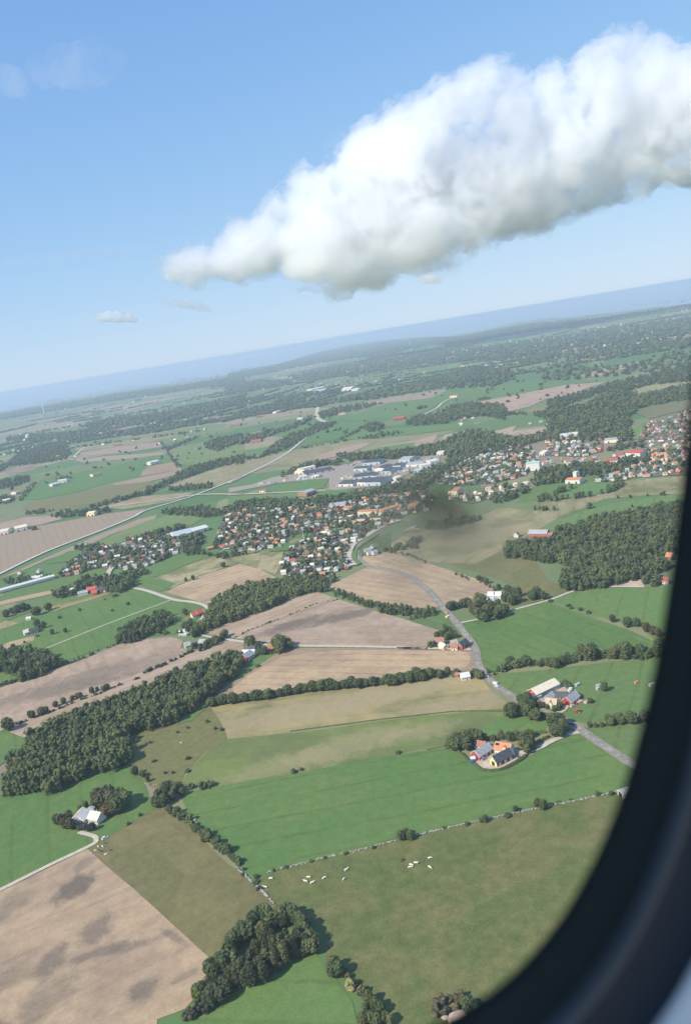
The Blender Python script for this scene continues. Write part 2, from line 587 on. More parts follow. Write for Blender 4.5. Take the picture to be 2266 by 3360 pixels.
F('grass_field', 'G 900 1420 950 1425 1310 1392 1650 1370 1650 1850 1250 1660 1100 1545', 'g', (0.124, 0.174, 0.068), 'green roadside field below the low hedge', 'field')
F('grass_field', 'G 205 805 300 785 370 800 500 730 720 680 1000 780 1200 845 1340 910 1400 960 1200 975 870 985 800 1030 460 1075 350 1100 320 1010 290 930 240 870', 'g', GREEN, 'big green field enclosed by road bend and hedges', 'field')
F('grass_field', 'G 725 668 850 622 1000 597 1200 590 1430 588 1700 580 1700 900 1340 900 1270 830 1100 790 900 720', 'g', GREEN2, 'green field below the hillside wood and gravel patch', 'field')
F('gravel_field', 'G 1085 582 1120 560 1200 548 1290 545 1285 590 1200 592', 'w', (0.521, 0.397, 0.273), 'bare gravel patch at the edge of the hillside wood', 'field')
F('olive_field', 'G 130 440 440 360 540 400 640 430 720 550 870 600 720 662 600 690 480 700 550 600 430 545 300 500 200 480', 'o', OLIVE, 'olive meadow beside the hillside wood', 'field')
F('ploughed_field', 'D 815 1278 825 1262 870 1250 960 1275 1040 1300 1118 1326 1118 1345 1010 1377 985 1350 940 1312 880 1292', 's', SOIL, 'bare brown field between the main road and solar roofed house', 'field')
F('tan_field', 'D 870 1247 930 1205 1000 1192 1060 1183 1090 1172 1135 1152 1200 1158 1260 1148 1330 1140 1290 1160 1190 1222 1140 1235 1140 1248 1080 1280 960 1277', 't', (0.310, 0.258, 0.134), 'broad straw coloured field behind the town edge', 'field', spots=[('D 1100 1215', 70, 40, 10, .8), ('D 960 1240', 60, 25, 10, .5)])
F('grass_field', 'G 690 245 830 180 950 130 1160 82 1470 42 1700 20 1700 110 1460 95 1200 145 1000 165 900 215 740 255', 'g', (0.136, 0.205, 0.077), 'green strip above the hillside wood', 'field')
F('tan_field', 'U 0 790 60 770 440 750 760 705 1000 600 1060 540 1568 500 1900 470 1900 690 1300 715 850 750 700 800 540 880 300 960 0 1040', 't', (0.310, 0.267, 0.155), 'long tan field beneath the houses on the slope', 'field')
F('grass_field', 'U -130 700 0 615 330 560 560 490 750 470 900 480 720 560 560 590 390 650 200 730 60 770 -200 800', 'g', GREEN2, 'green field in front of the big orange roofed house', 'field')
F('grass_field', 'U 200 735 400 650 560 595 730 570 900 545 1040 530 930 600 800 690 450 745 260 750', 'g', (0.124, 0.223, 0.074), 'green paddock below the cluster of houses on the slope', 'field')
F('ploughed_field', 'F 930 440 1100 355 1190 312 1330 335 1440 372 M 290 140 450 272 560 430 450 470 380 445 F 1460 580 1380 560 1150 520 1000 472', 's', SOIL, 'bare brown field left between main road and hedge', 'field')
F('ploughed_field', 'F 110 725 300 650 810 455 1000 520 760 600 430 720 330 770 200 755', 's', (0.465, 0.341, 0.236), 'bare brown strip below the narrow wood', 'field')
F('ploughed_field', 'F 330 772 430 722 760 602 1000 523 1180 580 1568 690 D 1000 1412 1008 1440 985 1468 700 1466 580 1456', 's', (0.428, 0.316, 0.229), 'bare brown field crossed by a dark damp streak', 'field', spots=[('F 800 670', 60, 22, 15, .55), ('F 1050 630', 60, 14, 12, .8), ('F 700 680', 40, 12, 20, .8), ('F 620 720', 60, 10, 15, .5)])
F('grass_field', 'F 370 905 450 875 600 850 760 830 640 860 560 925 400 1015 250 1110 150 1170 165 1205 60 1300 -40 1330 0 1290 100 1190 200 1090 300 1000', 'g', (0.105, 0.186, 0.062), 'sloping green strip between the long wood and dark headland', 'field')
F('soil_field', 'F 140 1172 240 1110 400 1010 620 855 780 835 1568 842 M 0 990 800 990 985 1012 1040 1200 1010 1260 500 1270 F 1568 1010 1280 1055 850 1095 430 1160 200 1200', 's', SOILD, 'dark soil headland framing the pale bare field', 'field')
F('ploughed_field', 'F 330 1148 322 1090 420 1010 640 890 800 868 1000 850 1568 850 M 0 1000 500 1000 800 1003 910 1020 955 1090 930 1170 840 1240 600 1262 F 1568 1000 1280 1042 850 1082 430 1142', 's', (.480, .340, .200), 'pale bare field with rounded corner beside the road bend', 'field', amp=.004)
F('ploughed_field', 'E -200 980 -20 895 520 720 750 620 900 585 1100 568 1180 590 1160 640 1230 662 930 792 700 890 480 982 100 1135 -20 1185 -200 1270', 's', (0.428, 0.310, 0.223), 'large bare field left of the long wood', 'field', spots=[('E 780 780', 110, 30, 10, .5), ('E 420 900', 60, 20, 10, .4), ('E 250 940', 80, 20, 10, .35)])
F('ploughed_field', 'E 60 1178 100 1130 480 978 700 886 930 788 1230 658 1470 590 1568 600 1568 650 1480 690 1200 790 1000 880 640 1010 300 1140 160 1230', 's', (0.403, 0.298, 0.217), 'narrow bare strip along the long wood', 'field')
F('grass_field', 'E -300 1170 -20 1192 60 1180 130 1205 190 1225 180 1300 60 1355 0 1395 -300 1540', 'g', (0.102, 0.174, 0.055), 'small green field at the near end of the long wood', 'field')
F('grass_field', 'E -200 960 -20 888 120 830 380 740 750 608 760 560 900 450 1100 430 1280 395 1310 372 1270 340 1110 325 960 280 815 250 640 330 350 400 0 520 -200 590', 'g', GREEN, 'long green fields between the farm tracks', 'field')
F('grass_field', 'E 760 600 900 570 1150 545 1280 440 1300 390 1180 420 1100 470 980 530', 'g', GREEN2, 'green strip beside the red roofed cottage', 'field')
F('tan_field', 'E -200 690 -20 640 60 600 220 560 220 590 100 630 -20 660 -200 730', 's', SOIL, 'bare wedge beside the small red farm', 'field')
F('tan_field', 'E -100 540 0 520 120 480 0 450 -100 470', 't', TAN, 'parched corner beside the dark copse', 'field')
F('tan_field', 'E 300 380 470 330 640 290 760 260 700 300 520 350 350 400', 't', TAN, 'parched strip below the red farm', 'field')
F('grass_field', 'E 868 212 960 185 1030 200 1145 232 1030 276 930 252', 'g', GREEN, 'small green field at the track corner', 'field')
F('ploughed_field', 'D 375 1345 440 1312 545 1280 590 1292 627 1312 550 1345 478 1373 430 1360', 's', SOIL, 'bare field in front of the narrow wood', 'field')
F('tan_field', 'D 355 1310 420 1285 482 1262 515 1272 545 1279 440 1311 375 1343 400 1325', 't', (0.397, 0.322, 0.186), 'straw coloured field below the village', 'field')
F('tan_field', 'F 270 258 380 240 500 225 650 208 625 290 600 362 500 330 380 285', 't', (0.372, 0.310, 0.174), 'dry meadow beside the housing estate', 'field')
F('grass_field', 'E 840 215 960 150 1220 28 1300 10 1380 40 1200 105 1020 175 900 205', 'g', GREEN2, 'green field under the village edge', 'field')
F('grass_field', 'E -60 330 0 305 300 225 500 150 700 118 725 130 690 180 500 210 330 280 0 335 -60 350', 'g', GREEN2, 'green strip beside the long greenhouse', 'field')
F('soil_field', 'E -200 400 -20 342 330 268 345 290 0 366 -200 430', 's', SOIL, 'bare strip below the green strip', 'field')
F('grass_field', 'E -200 480 0 400 340 300 560 290 700 280 450 340 200 400 -100 520', 'g', (0.136, 0.192, 0.074), 'grass around the farm with dark barns', 'field')
# middle distance
FZ[0] = 0.70
KD = 0.01
def FF(*a, **k):
    return sheet(*a, dz=KD, **k)
FF('tilled_field', 'A -200 1400 -20 1315 -20 1090 250 1030 500 985 700 950 940 920 860 972 640 1062 300 1192 0 1333 -200 1420', 's', GREYB, 'large grey stubble field beside the straight pale road', 'field')
FF('tilled_field', 'A -100 1060 -20 1015 160 975 400 962 400 985 250 1025 -20 1055', 's', (0.372, 0.285, 0.223), 'brown field beyond the white roofed farm', 'field')
FF('verge_field', 'A 0 1368 300 1232 640 1085 900 985 1010 958 1000 985 720 1085 480 1190 300 1250 100 1340', 's', (0.273, 0.236, 0.192), 'dull brown verge below the straight pale road', 'field')
FF('meadow_field', 'A 590 1142 940 1000 1100 955 1330 965 1240 1022 950 1082 700 1162', 'g', (0.180, 0.229, 0.093), 'yellow green meadow above the greenhouse', 'field')
FF('grass_field', 'A 290 1262 450 1190 600 1178 580 1200 460 1255 300 1275', 'g', GREEN, 'green strip beside the outermost village houses', 'field')
FF('grass_field', 'A 130 860 250 740 480 690 820 620 1080 560 1140 630 900 710 700 752 500 812 250 862', 'g', (0.081, 0.174, 0.056), 'big green field with the white farm', 'field')
FF('tilled_field', 'A 915 682 950 650 1120 618 1145 650 1180 665 900 712', 's', SOILD, 'dark brown field beside the slanting hedge', 'field')
FF('tilled_field', 'A 725 762 900 720 1200 660 1160 692 1000 735 760 775', 's', (0.335, 0.248, 0.192), 'brown strip along the wooded stream', 'field')
FF('olive_field', 'A 150 895 500 815 720 770 1000 738 850 822 580 892 330 935 150 925', 'o', OLIVE, 'olive pasture dotted with trees', 'field')
FF('tilled_field', 'A 500 562 700 530 1030 490 1042 522 780 562 520 582', 's', (0.347, 0.248, 0.198), 'upper brown strip between hedges', 'field')
FF('tilled_field', 'A 465 605 700 580 1062 556 1060 570 800 602 540 622', 's', (0.322, 0.248, 0.198), 'lower brown strip between hedges', 'field')
FF('tan_field', 'A 480 530 750 490 1060 440 1150 450 1030 480 760 520 520 552', 'o', (0.285, 0.267, 0.149), 'pale strip of stubble beyond the brown strips', 'field')
FF('meadow_field', 'A 1100 545 1250 500 1568 470 1568 575 1350 620 1200 642 1150 600', 'g', (0.192, 0.236, 0.093), 'yellow green meadow with scattered trees', 'field')
FF('tan_field', 'A 1070 772 1300 690 1568 602 1700 560 1568 712 1400 772 1150 785', 'o', (0.310, 0.279, 0.161), 'straw meadow beside the wooded stream', 'field')
FF('tan_field', 'A 630 912 800 850 1000 832 1260 812 1150 860 1000 890 800 922', 'o', (0.316, 0.273, 0.161), 'pale meadow beside the slip road', 'field')
FF('grass_field', 'A 180 722 350 690 560 670 500 690 300 722', 'g', LIME, 'light green strip beside the white farm', 'field')
FF('soil_field', 'A 20 680 150 640 300 640 200 675 60 700', 's', (0.186, 0.149, 0.124), 'dark ploughed wedge near the far wood', 'field')
FF('grass_field', 'A -60 520 0 500 300 480 330 500 100 540 -60 560', 'g', GREEN, 'far green field with the white silo', 'field')
FF('tan_field', 'A -60 430 60 395 300 370 600 340 480 385 250 420 0 450', 'o', (0.285, 0.248, 0.161), 'far straw field beyond the silo', 'field')
FF('tilled_field', 'A 640 270 850 245 1100 200 1200 195 1000 240 760 290', 's', (0.310, 0.223, 0.174), 'far brown field near the coast', 'field')
FF('grass_field', 'A 800 350 1100 300 1568 210 1568 240 1250 300 900 370', 'g', (0.124, 0.198, 0.074), 'far green band near the coast', 'field')
FF('tan_field', 'B -40 830 120 790 300 760 420 740 720 690 950 688 760 730 540 802 450 842 280 832 130 892 0 942 -40 950', 'o', (0.298, 0.267, 0.155), 'wide straw meadow crossed by the pale road', 'field')
FF('soil_field', 'B 530 792 700 735 870 690 930 690 870 720 760 762 640 790 570 808', 's', (0.409, 0.298, 0.223), 'pinkish bare strip above the works', 'field')
FF('grass_field', 'B 480 692 500 650 830 590 862 592 720 665 600 690 500 705', 'g', (0.087, 0.186, 0.062), 'green wedge beside the straight road', 'field')
FF('grass_field', 'B 720 672 870 612 1200 590 1568 555 1568 580 1480 602 1200 635 960 662', 'g', (0.105, 0.198, 0.068), 'green band behind the round copse', 'field')
FF('tilled_field', 'B 950 712 1190 680 1347 636 1330 670 1300 702 1190 718 1190 690 1000 722', 's', (0.422, 0.298, 0.223), 'red brown field above the works', 'field')
FF('grass_field', 'B 770 768 1000 715 1200 688 1180 722 1000 750 870 765', 'g', (0.112, 0.205, 0.068), 'green strip above the works', 'field')
FF('tilled_field', 'B 1365 682 1385 640 1535 612 1480 655', 's', (0.446, 0.322, 0.236), 'small red brown field by the wooded valley', 'field')
FF('grass_field', 'B 690 552 850 500 1000 442 1300 385 1568 338 C 300 728 500 700 860 685 960 690 720 715 500 765 180 822 0 872 B 1568 430 1420 402 1250 505 1100 530 900 545', 'g', (0.105, 0.198, 0.068), 'long green hillside with the winding pale lane', 'field')
FF('tilled_field', 'B 740 455 1000 420 1260 385 1420 350 1300 402 1000 438 800 465', 's', (0.298, 0.223, 0.174), 'thin brown strip below the far white hall', 'field')
FF('tan_field', 'B 490 300 540 275 600 262 590 290 530 305', 'o', (0.310, 0.273, 0.161), 'far straw patch', 'field')
FF('tan_field', 'B 600 280 640 250 690 245 660 275', 'o', (0.273, 0.273, 0.136), 'second far straw patch beside a wood', 'field')
FF('grass_field', 'B 900 260 1200 215 1568 180 1568 230 1250 250 1000 290', 'g', (0.124, 0.205, 0.074), 'far green slope under the wooded ridge', 'field')
FF('grass_field', 'T 480 390 760 330 1100 270 1290 270 1220 400 1000 430 700 455 480 470', 'g', (0.099, 0.192, 0.068), 'green field beside the scrap works', 'field')
FF('grass_field', 'T 0 500 600 470 880 440 1020 440 1000 500 820 520 560 530 300 560 0 620', 'g', (0.136, 0.217, 0.081), 'green strip along the wooded stream', 'field')
FF('grass_field', 'T 1040 540 1240 425 1568 410 S 540 520 300 560 T 1400 500 1200 520', 'g', (0.099, 0.205, 0.068), 'green corner beside the old barn', 'field')
FF('yard_field', 'T 0 400 300 350 560 260 700 230 900 170 1400 90 1568 90 S 250 200 600 190 900 180 1330 130 1340 230 1000 340 600 520 0 580 T 1300 420 1290 270 1000 290 600 340 300 400 0 460', 'w', (0.291, 0.254, 0.205), 'dusty works yard around the blue factory halls', 'yard')
FF('tilled_field', 'C 185 822 480 768 760 710 1022 693 900 732 760 788 640 800 530 850 400 882', 's', (0.422, 0.291, 0.223), 'big red brown field on the far slope', 'field')
FF('olive_field', 'C 480 885 700 830 665 880 570 892', 'o', (0.229, 0.223, 0.112), 'olive field below the red brown field', 'field')
FF('tilled_field', 'C 300 1012 450 970 420 1010 640 980 640 1012 480 1040 410 1048', 's', (0.409, 0.310, 0.223), 'tan field in the wooded valley', 'field')
FF('tilled_field', 'C 840 652 1000 610 1285 548 1200 590 1000 650 900 662', 's', (0.409, 0.310, 0.223), 'far tan field between dark woods', 'field')
FF('tilled_field', 'C 1060 532 1200 490 1345 462 1280 510 1200 515', 's', (0.310, 0.236, 0.198), 'far brown clearing in the woods', 'field')
FF('tan_field', 'C 1110 772 1300 710 1568 688 1700 670 1650 720 1230 782', 'o', (0.298, 0.279, 0.149), 'pale hill field between the woods', 'field')
FF('grass_field', 'C 1180 985 1280 948 1230 1062 1190 1060', 'g', (0.149, 0.236, 0.081), 'bright green clearing beside the wood', 'field')
FF('grass_field', 'C 1290 670 1568 610 1700 590 1568 640 1350 690', 'g', (0.161, 0.236, 0.087), 'far light green slope', 'field')
FF('grass_field', 'C 910 570 1010 550 1010 585 920 600', 'g', LIME, 'far light green clearing', 'field')
FF('grass_field', 'C 0 585 100 575 200 565 150 600 0 630', 'g', (0.174, 0.248, 0.087), 'far light green meadow', 'field')
FF('olive_field', 'C 1180 870 1568 795 1700 780 1600 850 1300 930', 'o', (0.143, 0.155, 0.077), 'dull scrubby slope among the woods', 'field')
FF('tan_field', 'C 1030 325 1200 290 1100 310 1030 335', 'o', (0.273, 0.260, 0.136), 'far clearing on the ridge', 'field')
FF('grass_field', 'C 830 320 1000 290 1100 295 950 330', 'g', (0.124, 0.205, 0.074), 'far green clearing on the ridge', 'field')
# grounds of the built-up areas
VG = (.10, .125, .065)
VA = 'A 380 1352 440 1270 480 1250 560 1190 650 1165 800 1150 830 1110 940 1090 1090 1090 1180 1110 1140 1200 1040 1250 930 1290 880 1310 740 1300 600 1302 480 1345'
VB = 'B 0 1130 150 1090 350 1105 600 1075 720 1058 800 1040 830 1100 800 1160 820 1215 640 1240 500 1270 440 1290 300 1372 -120 1372 -60 1250'
VC = 'F 640 355 620 320 660 240 700 190 800 120 900 85 1180 80 1160 120 1060 200 1050 260 1090 305 960 345 830 385 690 378'
VD = 'B 800 1040 1000 1020 1250 985 1330 1040 1280 1120 1150 1150 1080 1190 980 1240 860 1260 740 1240 720 1150'
VE = 'B 1240 925 1400 830 1480 790 1568 775 C 200 1150 420 1105 510 1095 590 1190 500 1290 320 1340 0 1360 -100 1330'
VF = 'C 0 1400 200 1380 500 1335 520 1368 270 1440 160 1475 0 1450'
VGG = 'C 630 1080 740 1045 840 1035 850 1090 1000 1085 1000 1140 860 1170 650 1165'
VH = 'C 1230 1060 1300 945 1440 915 1530 870 1700 840 1700 1060 1400 1062'
VI = 'C 990 1210 1180 1135 1250 1125 1500 1112 1700 1100 1700 1290 1440 1292 1200 1300 1100 1335 960 1332 980 1270'
for nm, s in (('village by the greenhouse', VA), ('old village', VB), ('housing estate beside the curving road', VC), ('town centre', VD), ('spread suburb', VE), ('terraces at the town edge', VF), ('suburb below the wood', VGG), ('estate high on the slope', VH), ('quarter of red roofs', VI)):
    FF('garden_ground', s, 'v', VG, 'gardens and yards of the ' + nm, 'ground')

FF('tan_field', 'S 875 1115 920 1075 985 1040 1090 1030 1000 1070 1120 1080 1000 1100', 'o', (0.521, 0.446, 0.310), 'pale bare patch on the bank beyond the main road', 'field')
# ------------------------------------------------------------------ roads, tracks, yards
def ribbon(name, s, w, mat, label, z, cat='road', dashes=False, smooth=True, w2=None):
    pts = G(s, z)
    if smooth and len(pts) > 2:
        q = []
        for i in range(len(pts) - 1):
            p0, p1, p2, p3 = pts[max(i - 1, 0)], pts[i], pts[i + 1], pts[min(i + 2, len(pts) - 1)]
            for k in range(8):
                t = k / 8
                q.append(0.5 * ((2 * p1) + (p2 - p0) * t + (2 * p0 - 5 * p1 + 4 * p2 - p3) * t * t + (3 * p1 - 3 * p2 + p3 - p0) * t ** 3))
        q.append(pts[-1])
        pts = q
    L, Rr = [], []
    for i, p in enumerate(pts):
        d = pts[min(i + 1, len(pts) - 1)] - pts[max(i - 1, 0)]
        d.z = 0
        d.normalize()
        nr = Vector((-d.y, d.x, 0))
        ww = w + ((w2 - w) * i / (len(pts) - 1) if w2 else 0)
        j = 1 + 0.05 * noise.noise(Vector((p.x / 15, p.y / 15, 0)))
        L.append(p + nr * ww / 2 * j)
        Rr.append(p - nr * ww / 2 * j)
    n = len(pts)
    me = bpy.data.meshes.new(name)
    me.from_pydata([tuple(v) for v in L + Rr], [], [(i, n + i, n + i + 1, i + 1) for i in range(n - 1)])
    me.update()
    o = tag(link(name, me, [mat]), label, cat, kind='structure')
    if dashes:
        mb = MB()
        acc, on = 0.0, True
        for i in range(n - 1):
            a, b = pts[i], pts[i + 1]
            seg = (b - a).length
            d = (b - a).normalized()
            nr = Vector((-d.y, d.x, 0))
            t = 0.0
            while t < seg:
                st = min(9.0 - acc % 9.0, seg - t)
                if acc % 9.0 < 3.0:
                    st = min(3.0 - acc % 9.0, seg - t)
                    A, B_ = a + d * t, a + d * (t + st)
                    mb.add([A + nr * .11, A - nr * .11, B_ - nr * .11, B_ + nr * .11], [(0, 1, 2, 3)])
                acc += max(st, 1e-3)
                t += max(st, 1e-3)
        me2 = mb.mesh('road_markings')
        for v in me2.vertices:
            v.co.z += 0.03
        link('road_markings', me2, [PAINT], o)
    return o


MAINROAD = 'F 1568 20 1370 22 1250 90 1150 150 1115 225 1140 268 1200 308 1330 330 1440 368 M 300 135 450 262 600 445 760 625 900 805 985 920 1025 1015 1050 1160 1115 1280 1200 1375 1320 1475 1450 1560 G 540 1258 640 1305 750 1352 870 1412 1000 1500 1250 1662 1420 1770 1700 1950'
ribbon('road', MAINROAD, 7.6, plain('verge_grit', (.24, .21, .15), .95, var=.2, scale=.2), 'gritty verge of the main country road', 0.62, 'road')
ribbon('road', MAINROAD, 5.8, ASPH, 'grey country road winding past the farms', 0.66, 'road', dashes=True)
ribbon('road', 'F 1095 302 1062 262 1062 222 1100 160 1200 100 1300 40 1400 10', 10.0, GRAVEL, 'pale curving street at the estate edge', 1.8, w2=12)
ribbon('track', 'F 300 785 420 797 530 812 720 820 1100 824 1568 835 M 0 962 500 968 800 972 960 985', 4.6, GRAVEL, 'straight pale farm track joining the road bend', 0.6, 'track')
ribbon('track', 'E 815 248 930 266 1110 325 1230 342 1300 358 1345 388 1330 402 1310 440 1290 457', 6.0, GRAVEL, 'pale gravel lane past the red roofed cottage', 0.7, 'track')
ribbon('track', 'E 300 640 700 480 1105 328', 2.6, GRAVEL, 'thin pale track across the green field', 0.7, 'track')
ribbon('track', 'E 1250 545 1340 565 1480 585 1568 600', 4.0, GRAVEL, 'pale lane between the bare fields', 0.7, 'track')
ribbon('track', 'H -250 920 0 800 280 660 520 545 550 515 540 495 500 482 450 470', 3.4, GRAVEL, 'pale lane leading to the farm with cream roofs', 0.5, 'track')
ribbon('track', 'E 680 185 705 140 735 108', 9.0, GRAVEL, 'short pale lane entering the village', 1.8, 'track')
ribbon('track', 'G 200 802 300 782', 3.5, GRAVEL, 'short drive to the tree hidden house', 0.6, 'track')
ribbon('track', 'G 500 728 720 668 850 620 990 590 1290 588', 3.5, GRAVEL, 'pale lane along the two green fields', 0.6, 'track')
ribbon('track', 'G 980 590 1100 560 1260 510 1450 460', 4.0, GRAVEL, 'lane running into the hillside wood', 0.6, 'track')
ribbon('track', 'L 735 625 800 590 840 545 830 520', 4.5, plain('tan_gravel', (.50, .40, .26), .95), 'tan drive of the U-shaped farm', 0.72, 'track')
ribbon('track', 'K 1110 320 1255 345 1450 282 1568 215 L 800 925 880 890 1010 870', 4.5, GRAVEL, 'pale drive of the orange roofed farm', 0.72, 'track')
ribbon('road', 'A -100 1385 0 1337 300 1193 640 1062 850 975 950 925 1250 832 1568 708 B 0 950 280 812 400 738 500 655 570 605 640 560', 8.0, plain('pale_concrete', (.50, .47, .42), .9), 'long straight pale road crossing the plain', 1.8)
ribbon('road', 'B 640 565 575 535 568 500 575 460 600 442', 16.0, GRAVEL, 'pale bend of the road climbing past a copse', 1.84)
ribbon('road', 'T 0 482 300 470 700 450 1050 432 1240 425', 8.0, GRAVEL, 'pale lane between the green fields and works', 1.78)
ribbon('track', 'A 620 915 1000 868 1280 828 1568 826', 8.0, GRAVEL, 'pale slip road joining the straight road', 1.78, 'track')
ribbon('track', 'B 1250 510 1340 465 1370 435 1430 405 1500 395', 9.0, GRAVEL, 'winding pale lane on the green hillside', 1.8, 'track')
ribbon('track', 'A 465 605 500 560 550 518', 9.0, GRAVEL, 'far pale lane beside the brown strips', 1.8, 'track')
ribbon('track', 'C 640 990 655 900 640 905', 8.0, GRAVEL, 'lane dropping into the wooded valley', 1.8, 'track')
for i, (s, l) in enumerate((('Q 640 550 720 530 900 540 1130 545', 'upper'), ('Q 450 700 540 660 640 650 820 650 980 650', 'second'), ('Q 380 800 520 790 660 775', 'middle'), ('Q 390 920 620 885 830 870 1000 850', 'fourth'), ('Q 480 1060 640 1025 900 970', 'lowest'))):
    ribbon('street', s, 5.5, GRAVEL, l + ' pale street of the housing estate', 1.8, 'street')
for s, l in (('T 600 745 800 720 1050 680 1300 630', 'village street along the row of orange roofs'), ('T 640 780 800 750 900 720', 'short village street below the row of orange roofs'), ('C 400 1120 440 1200', 'short steep suburb street'), ('C 510 1100 570 1190', 'wide suburb street')):
    ribbon('street', s, 8.0, GRAVEL, l, 1.8, 'street')
sheet('gravel_yard', 'K 600 480 640 450 700 440 800 358 870 362 960 332 1060 312 1110 290 1240 340 1255 370 1170 430 930 558 850 570 705 565', 'w', (.50, .40, .29), 'pale gravel yard between the red barn and black roofed barn', 'yard', z=0.64, amp=.02)
sheet('gravel_yard', 'L 660 330 760 240 830 262 920 320 900 350 700 345', 'w', (.46, .36, .24), 'tan yard behind the U-shaped farm', 'yard', z=0.64, amp=.02)
sheet('gravel_yard', 'L 680 420 830 430 800 470 690 440', 'w', (.46, .36, .24), 'inner court of the U-shaped farm', 'yard', z=0.64)
sheet('gravel_yard', 'N 525 555 600 505 690 478 730 500 625 578', 'w', (.30, .28, .26), 'grey yard of the farm with cream roofs', 'yard', z=0.5)
sheet('gravel_yard', 'M 480 930 650 915 950 925 940 965 480 955', 'w', (.50, .43, .33), 'pale forecourt of the roadside houses', 'yard', z=0.58)
sheet('rough_field', 'M 100 590 420 500 560 480 640 560 720 680 850 810 700 820 560 740 300 660', 'g', (.10, .15, .055), 'weedy green corner beside the road', 'field', z=0.57)
# ------------------------------------------------------------------ trees
def ico(sub):
    bm = bmesh.new()
    bmesh.ops.create_icosphere(bm, subdivisions=sub, radius=1.0)
    v = np.array([x.co[:] for x in bm.verts], np.float32)
    f = np.array([[w.index for w in x.verts] for x in bm.faces], np.int32)
    bm.free()
    return v, f


ICO1, ICO2 = ico(1), ico(2)


def crown_arrays(r, nclump, ic, wide=0.42, lo=0.12, top=1.0, leaf=0, csize=0.16, pointed=0.0, jit=0.28, core=0.82):
    """unit-height crown: clumps over an uneven ovoid plus loose leaf tufts; returns verts, faces, tint"""
    V, Fc, T = [], [], []
    n = 0
    cz, hz = (lo + top) / 2, (top - lo) / 2
    lean = r.normal(0, .03, 2)
    lob = r.random(3) * 6.28

    def rad(u, a):
        s = math.sqrt(max(0.0, 1 - u * u))
        s *= (1 - pointed * 0.5 * (u + 1) * 0.8)
        return wide * s * (1 + .16 * math.sin(2 * a + lob[0]) + .10 * math.sin(3 * a + lob[1]))

    def put(c, s, tint, sq=0.85):
        nonlocal n
        v, f = ic
        q = v * (s * (1 + jit * r.normal(size=(len(v), 1)) * .6))
        q = q * np.array([1, 1, sq]) + c
        V.append(q)
        Fc.append(f + n)
        T.append(np.full(len(v), tint))
        n += len(v)
    put(np.array([lean[0], lean[1], cz - .02]), 1.0, .36)
    V[0] = (V[0] - [lean[0], lean[1], cz]) * np.array([wide * core, wide * core, hz * core]) + [lean[0], lean[1], cz]
    for i in range(nclump):
        u = r.uniform(-.85, .95)
        a = r.uniform(0, 6.283)
        d = rad(u, a) * r.uniform(.78, 1.02)
        s = csize * r.uniform(.7, 1.3)
        c = np.array([math.cos(a) * d + lean[0] * (1 + u), math.sin(a) * d + lean[1] * (1 + u), cz + u * hz * .92])
        put(c, s, float(np.clip(.5 + r.normal(0, .17), .1, .95)))
    if leaf:
        for i in range(leaf):
            u = r.uniform(-1, 1)
            a = r.uniform(0, 6.283)
            d = rad(u, a) * r.uniform(.9, 1.2) + .02
            c = np.array([math.cos(a) * d, math.sin(a) * d, cz + u * hz * 1.03])
            t = c + r.normal(size=(3, 3)) * .030
            V.append(t)
            Fc.append(np.array([[0, 1, 2]]) + n)
            T.append(np.full(3, float(np.clip(.55 + r.normal(0, .2), .1, 1))))
            n += 3
    v = np.concatenate(V)
    v[:, 2] = np.maximum(v[:, 2], 0.0)
    return v.astype(np.float32), np.concatenate(Fc), np.concatenate(T)


def crown_mesh(name, *a, **k):
    v, f, t = crown_arrays(*a, **k)
    me = np_mesh(name, v, f, t)
    me.materials.append(FOL)
    return me


def trunk_mesh(name, mat, h=.55, r0=.026, limbs=5, seed=0):
    r = random.Random(seed)
    mb = MB()
    p = Vector((0, 0, -.02))
    k = 5
    q = [p]
    for i in range(k):
        q.append(Vector((q[-1].x + r.uniform(-.012, .012), q[-1].y + r.uniform(-.012, .012), h * (i + 1) / k)))
    for i in range(k):
        mb.tube(q[i], q[i + 1], r0 * (1 - .75 * i / k), r0 * (1 - .75 * (i + 1) / k), 7)
    for i in range(limbs):
        b = q[2 + i % (k - 1)]
        a = 6.283 * i / limbs + r.random()
        d = Vector((math.cos(a), math.sin(a), r.uniform(.6, 1.2))).normalized()
        mb.tube(b, b + d * r.uniform(.14, .24), r0 * .42, r0 * .1, 5)
    me = mb.mesh(name)
    me.materials.append(mat)
    return me


rp = np.random.default_rng(5)
BROAD = [(crown_mesh('broad_crown', rp, 85, ICO2, wide=w, lo=.13, leaf=700, csize=.088, core=.84), trunk_mesh('broad_trunk', BARK, seed=i)) for i, w in enumerate((.35, .30, .40, .32, .27))]
BIRCH = [(crown_mesh('birch_crown', rp, 75, ICO2, wide=w, lo=.22, leaf=800, csize=.052, pointed=.35, core=.7), trunk_mesh('birch_trunk', BIRCHBARK, h=.8, r0=.015, limbs=6, seed=20 + i)) for i, w in enumerate((.18, .21, .16, .19))]
BUSH = [(crown_mesh('bush_crown', rp, 20, ICO2, wide=w, lo=-.12, leaf=160, csize=.2), None) for w in (.50, .60, .46, .72)]
ROUND = BROAD


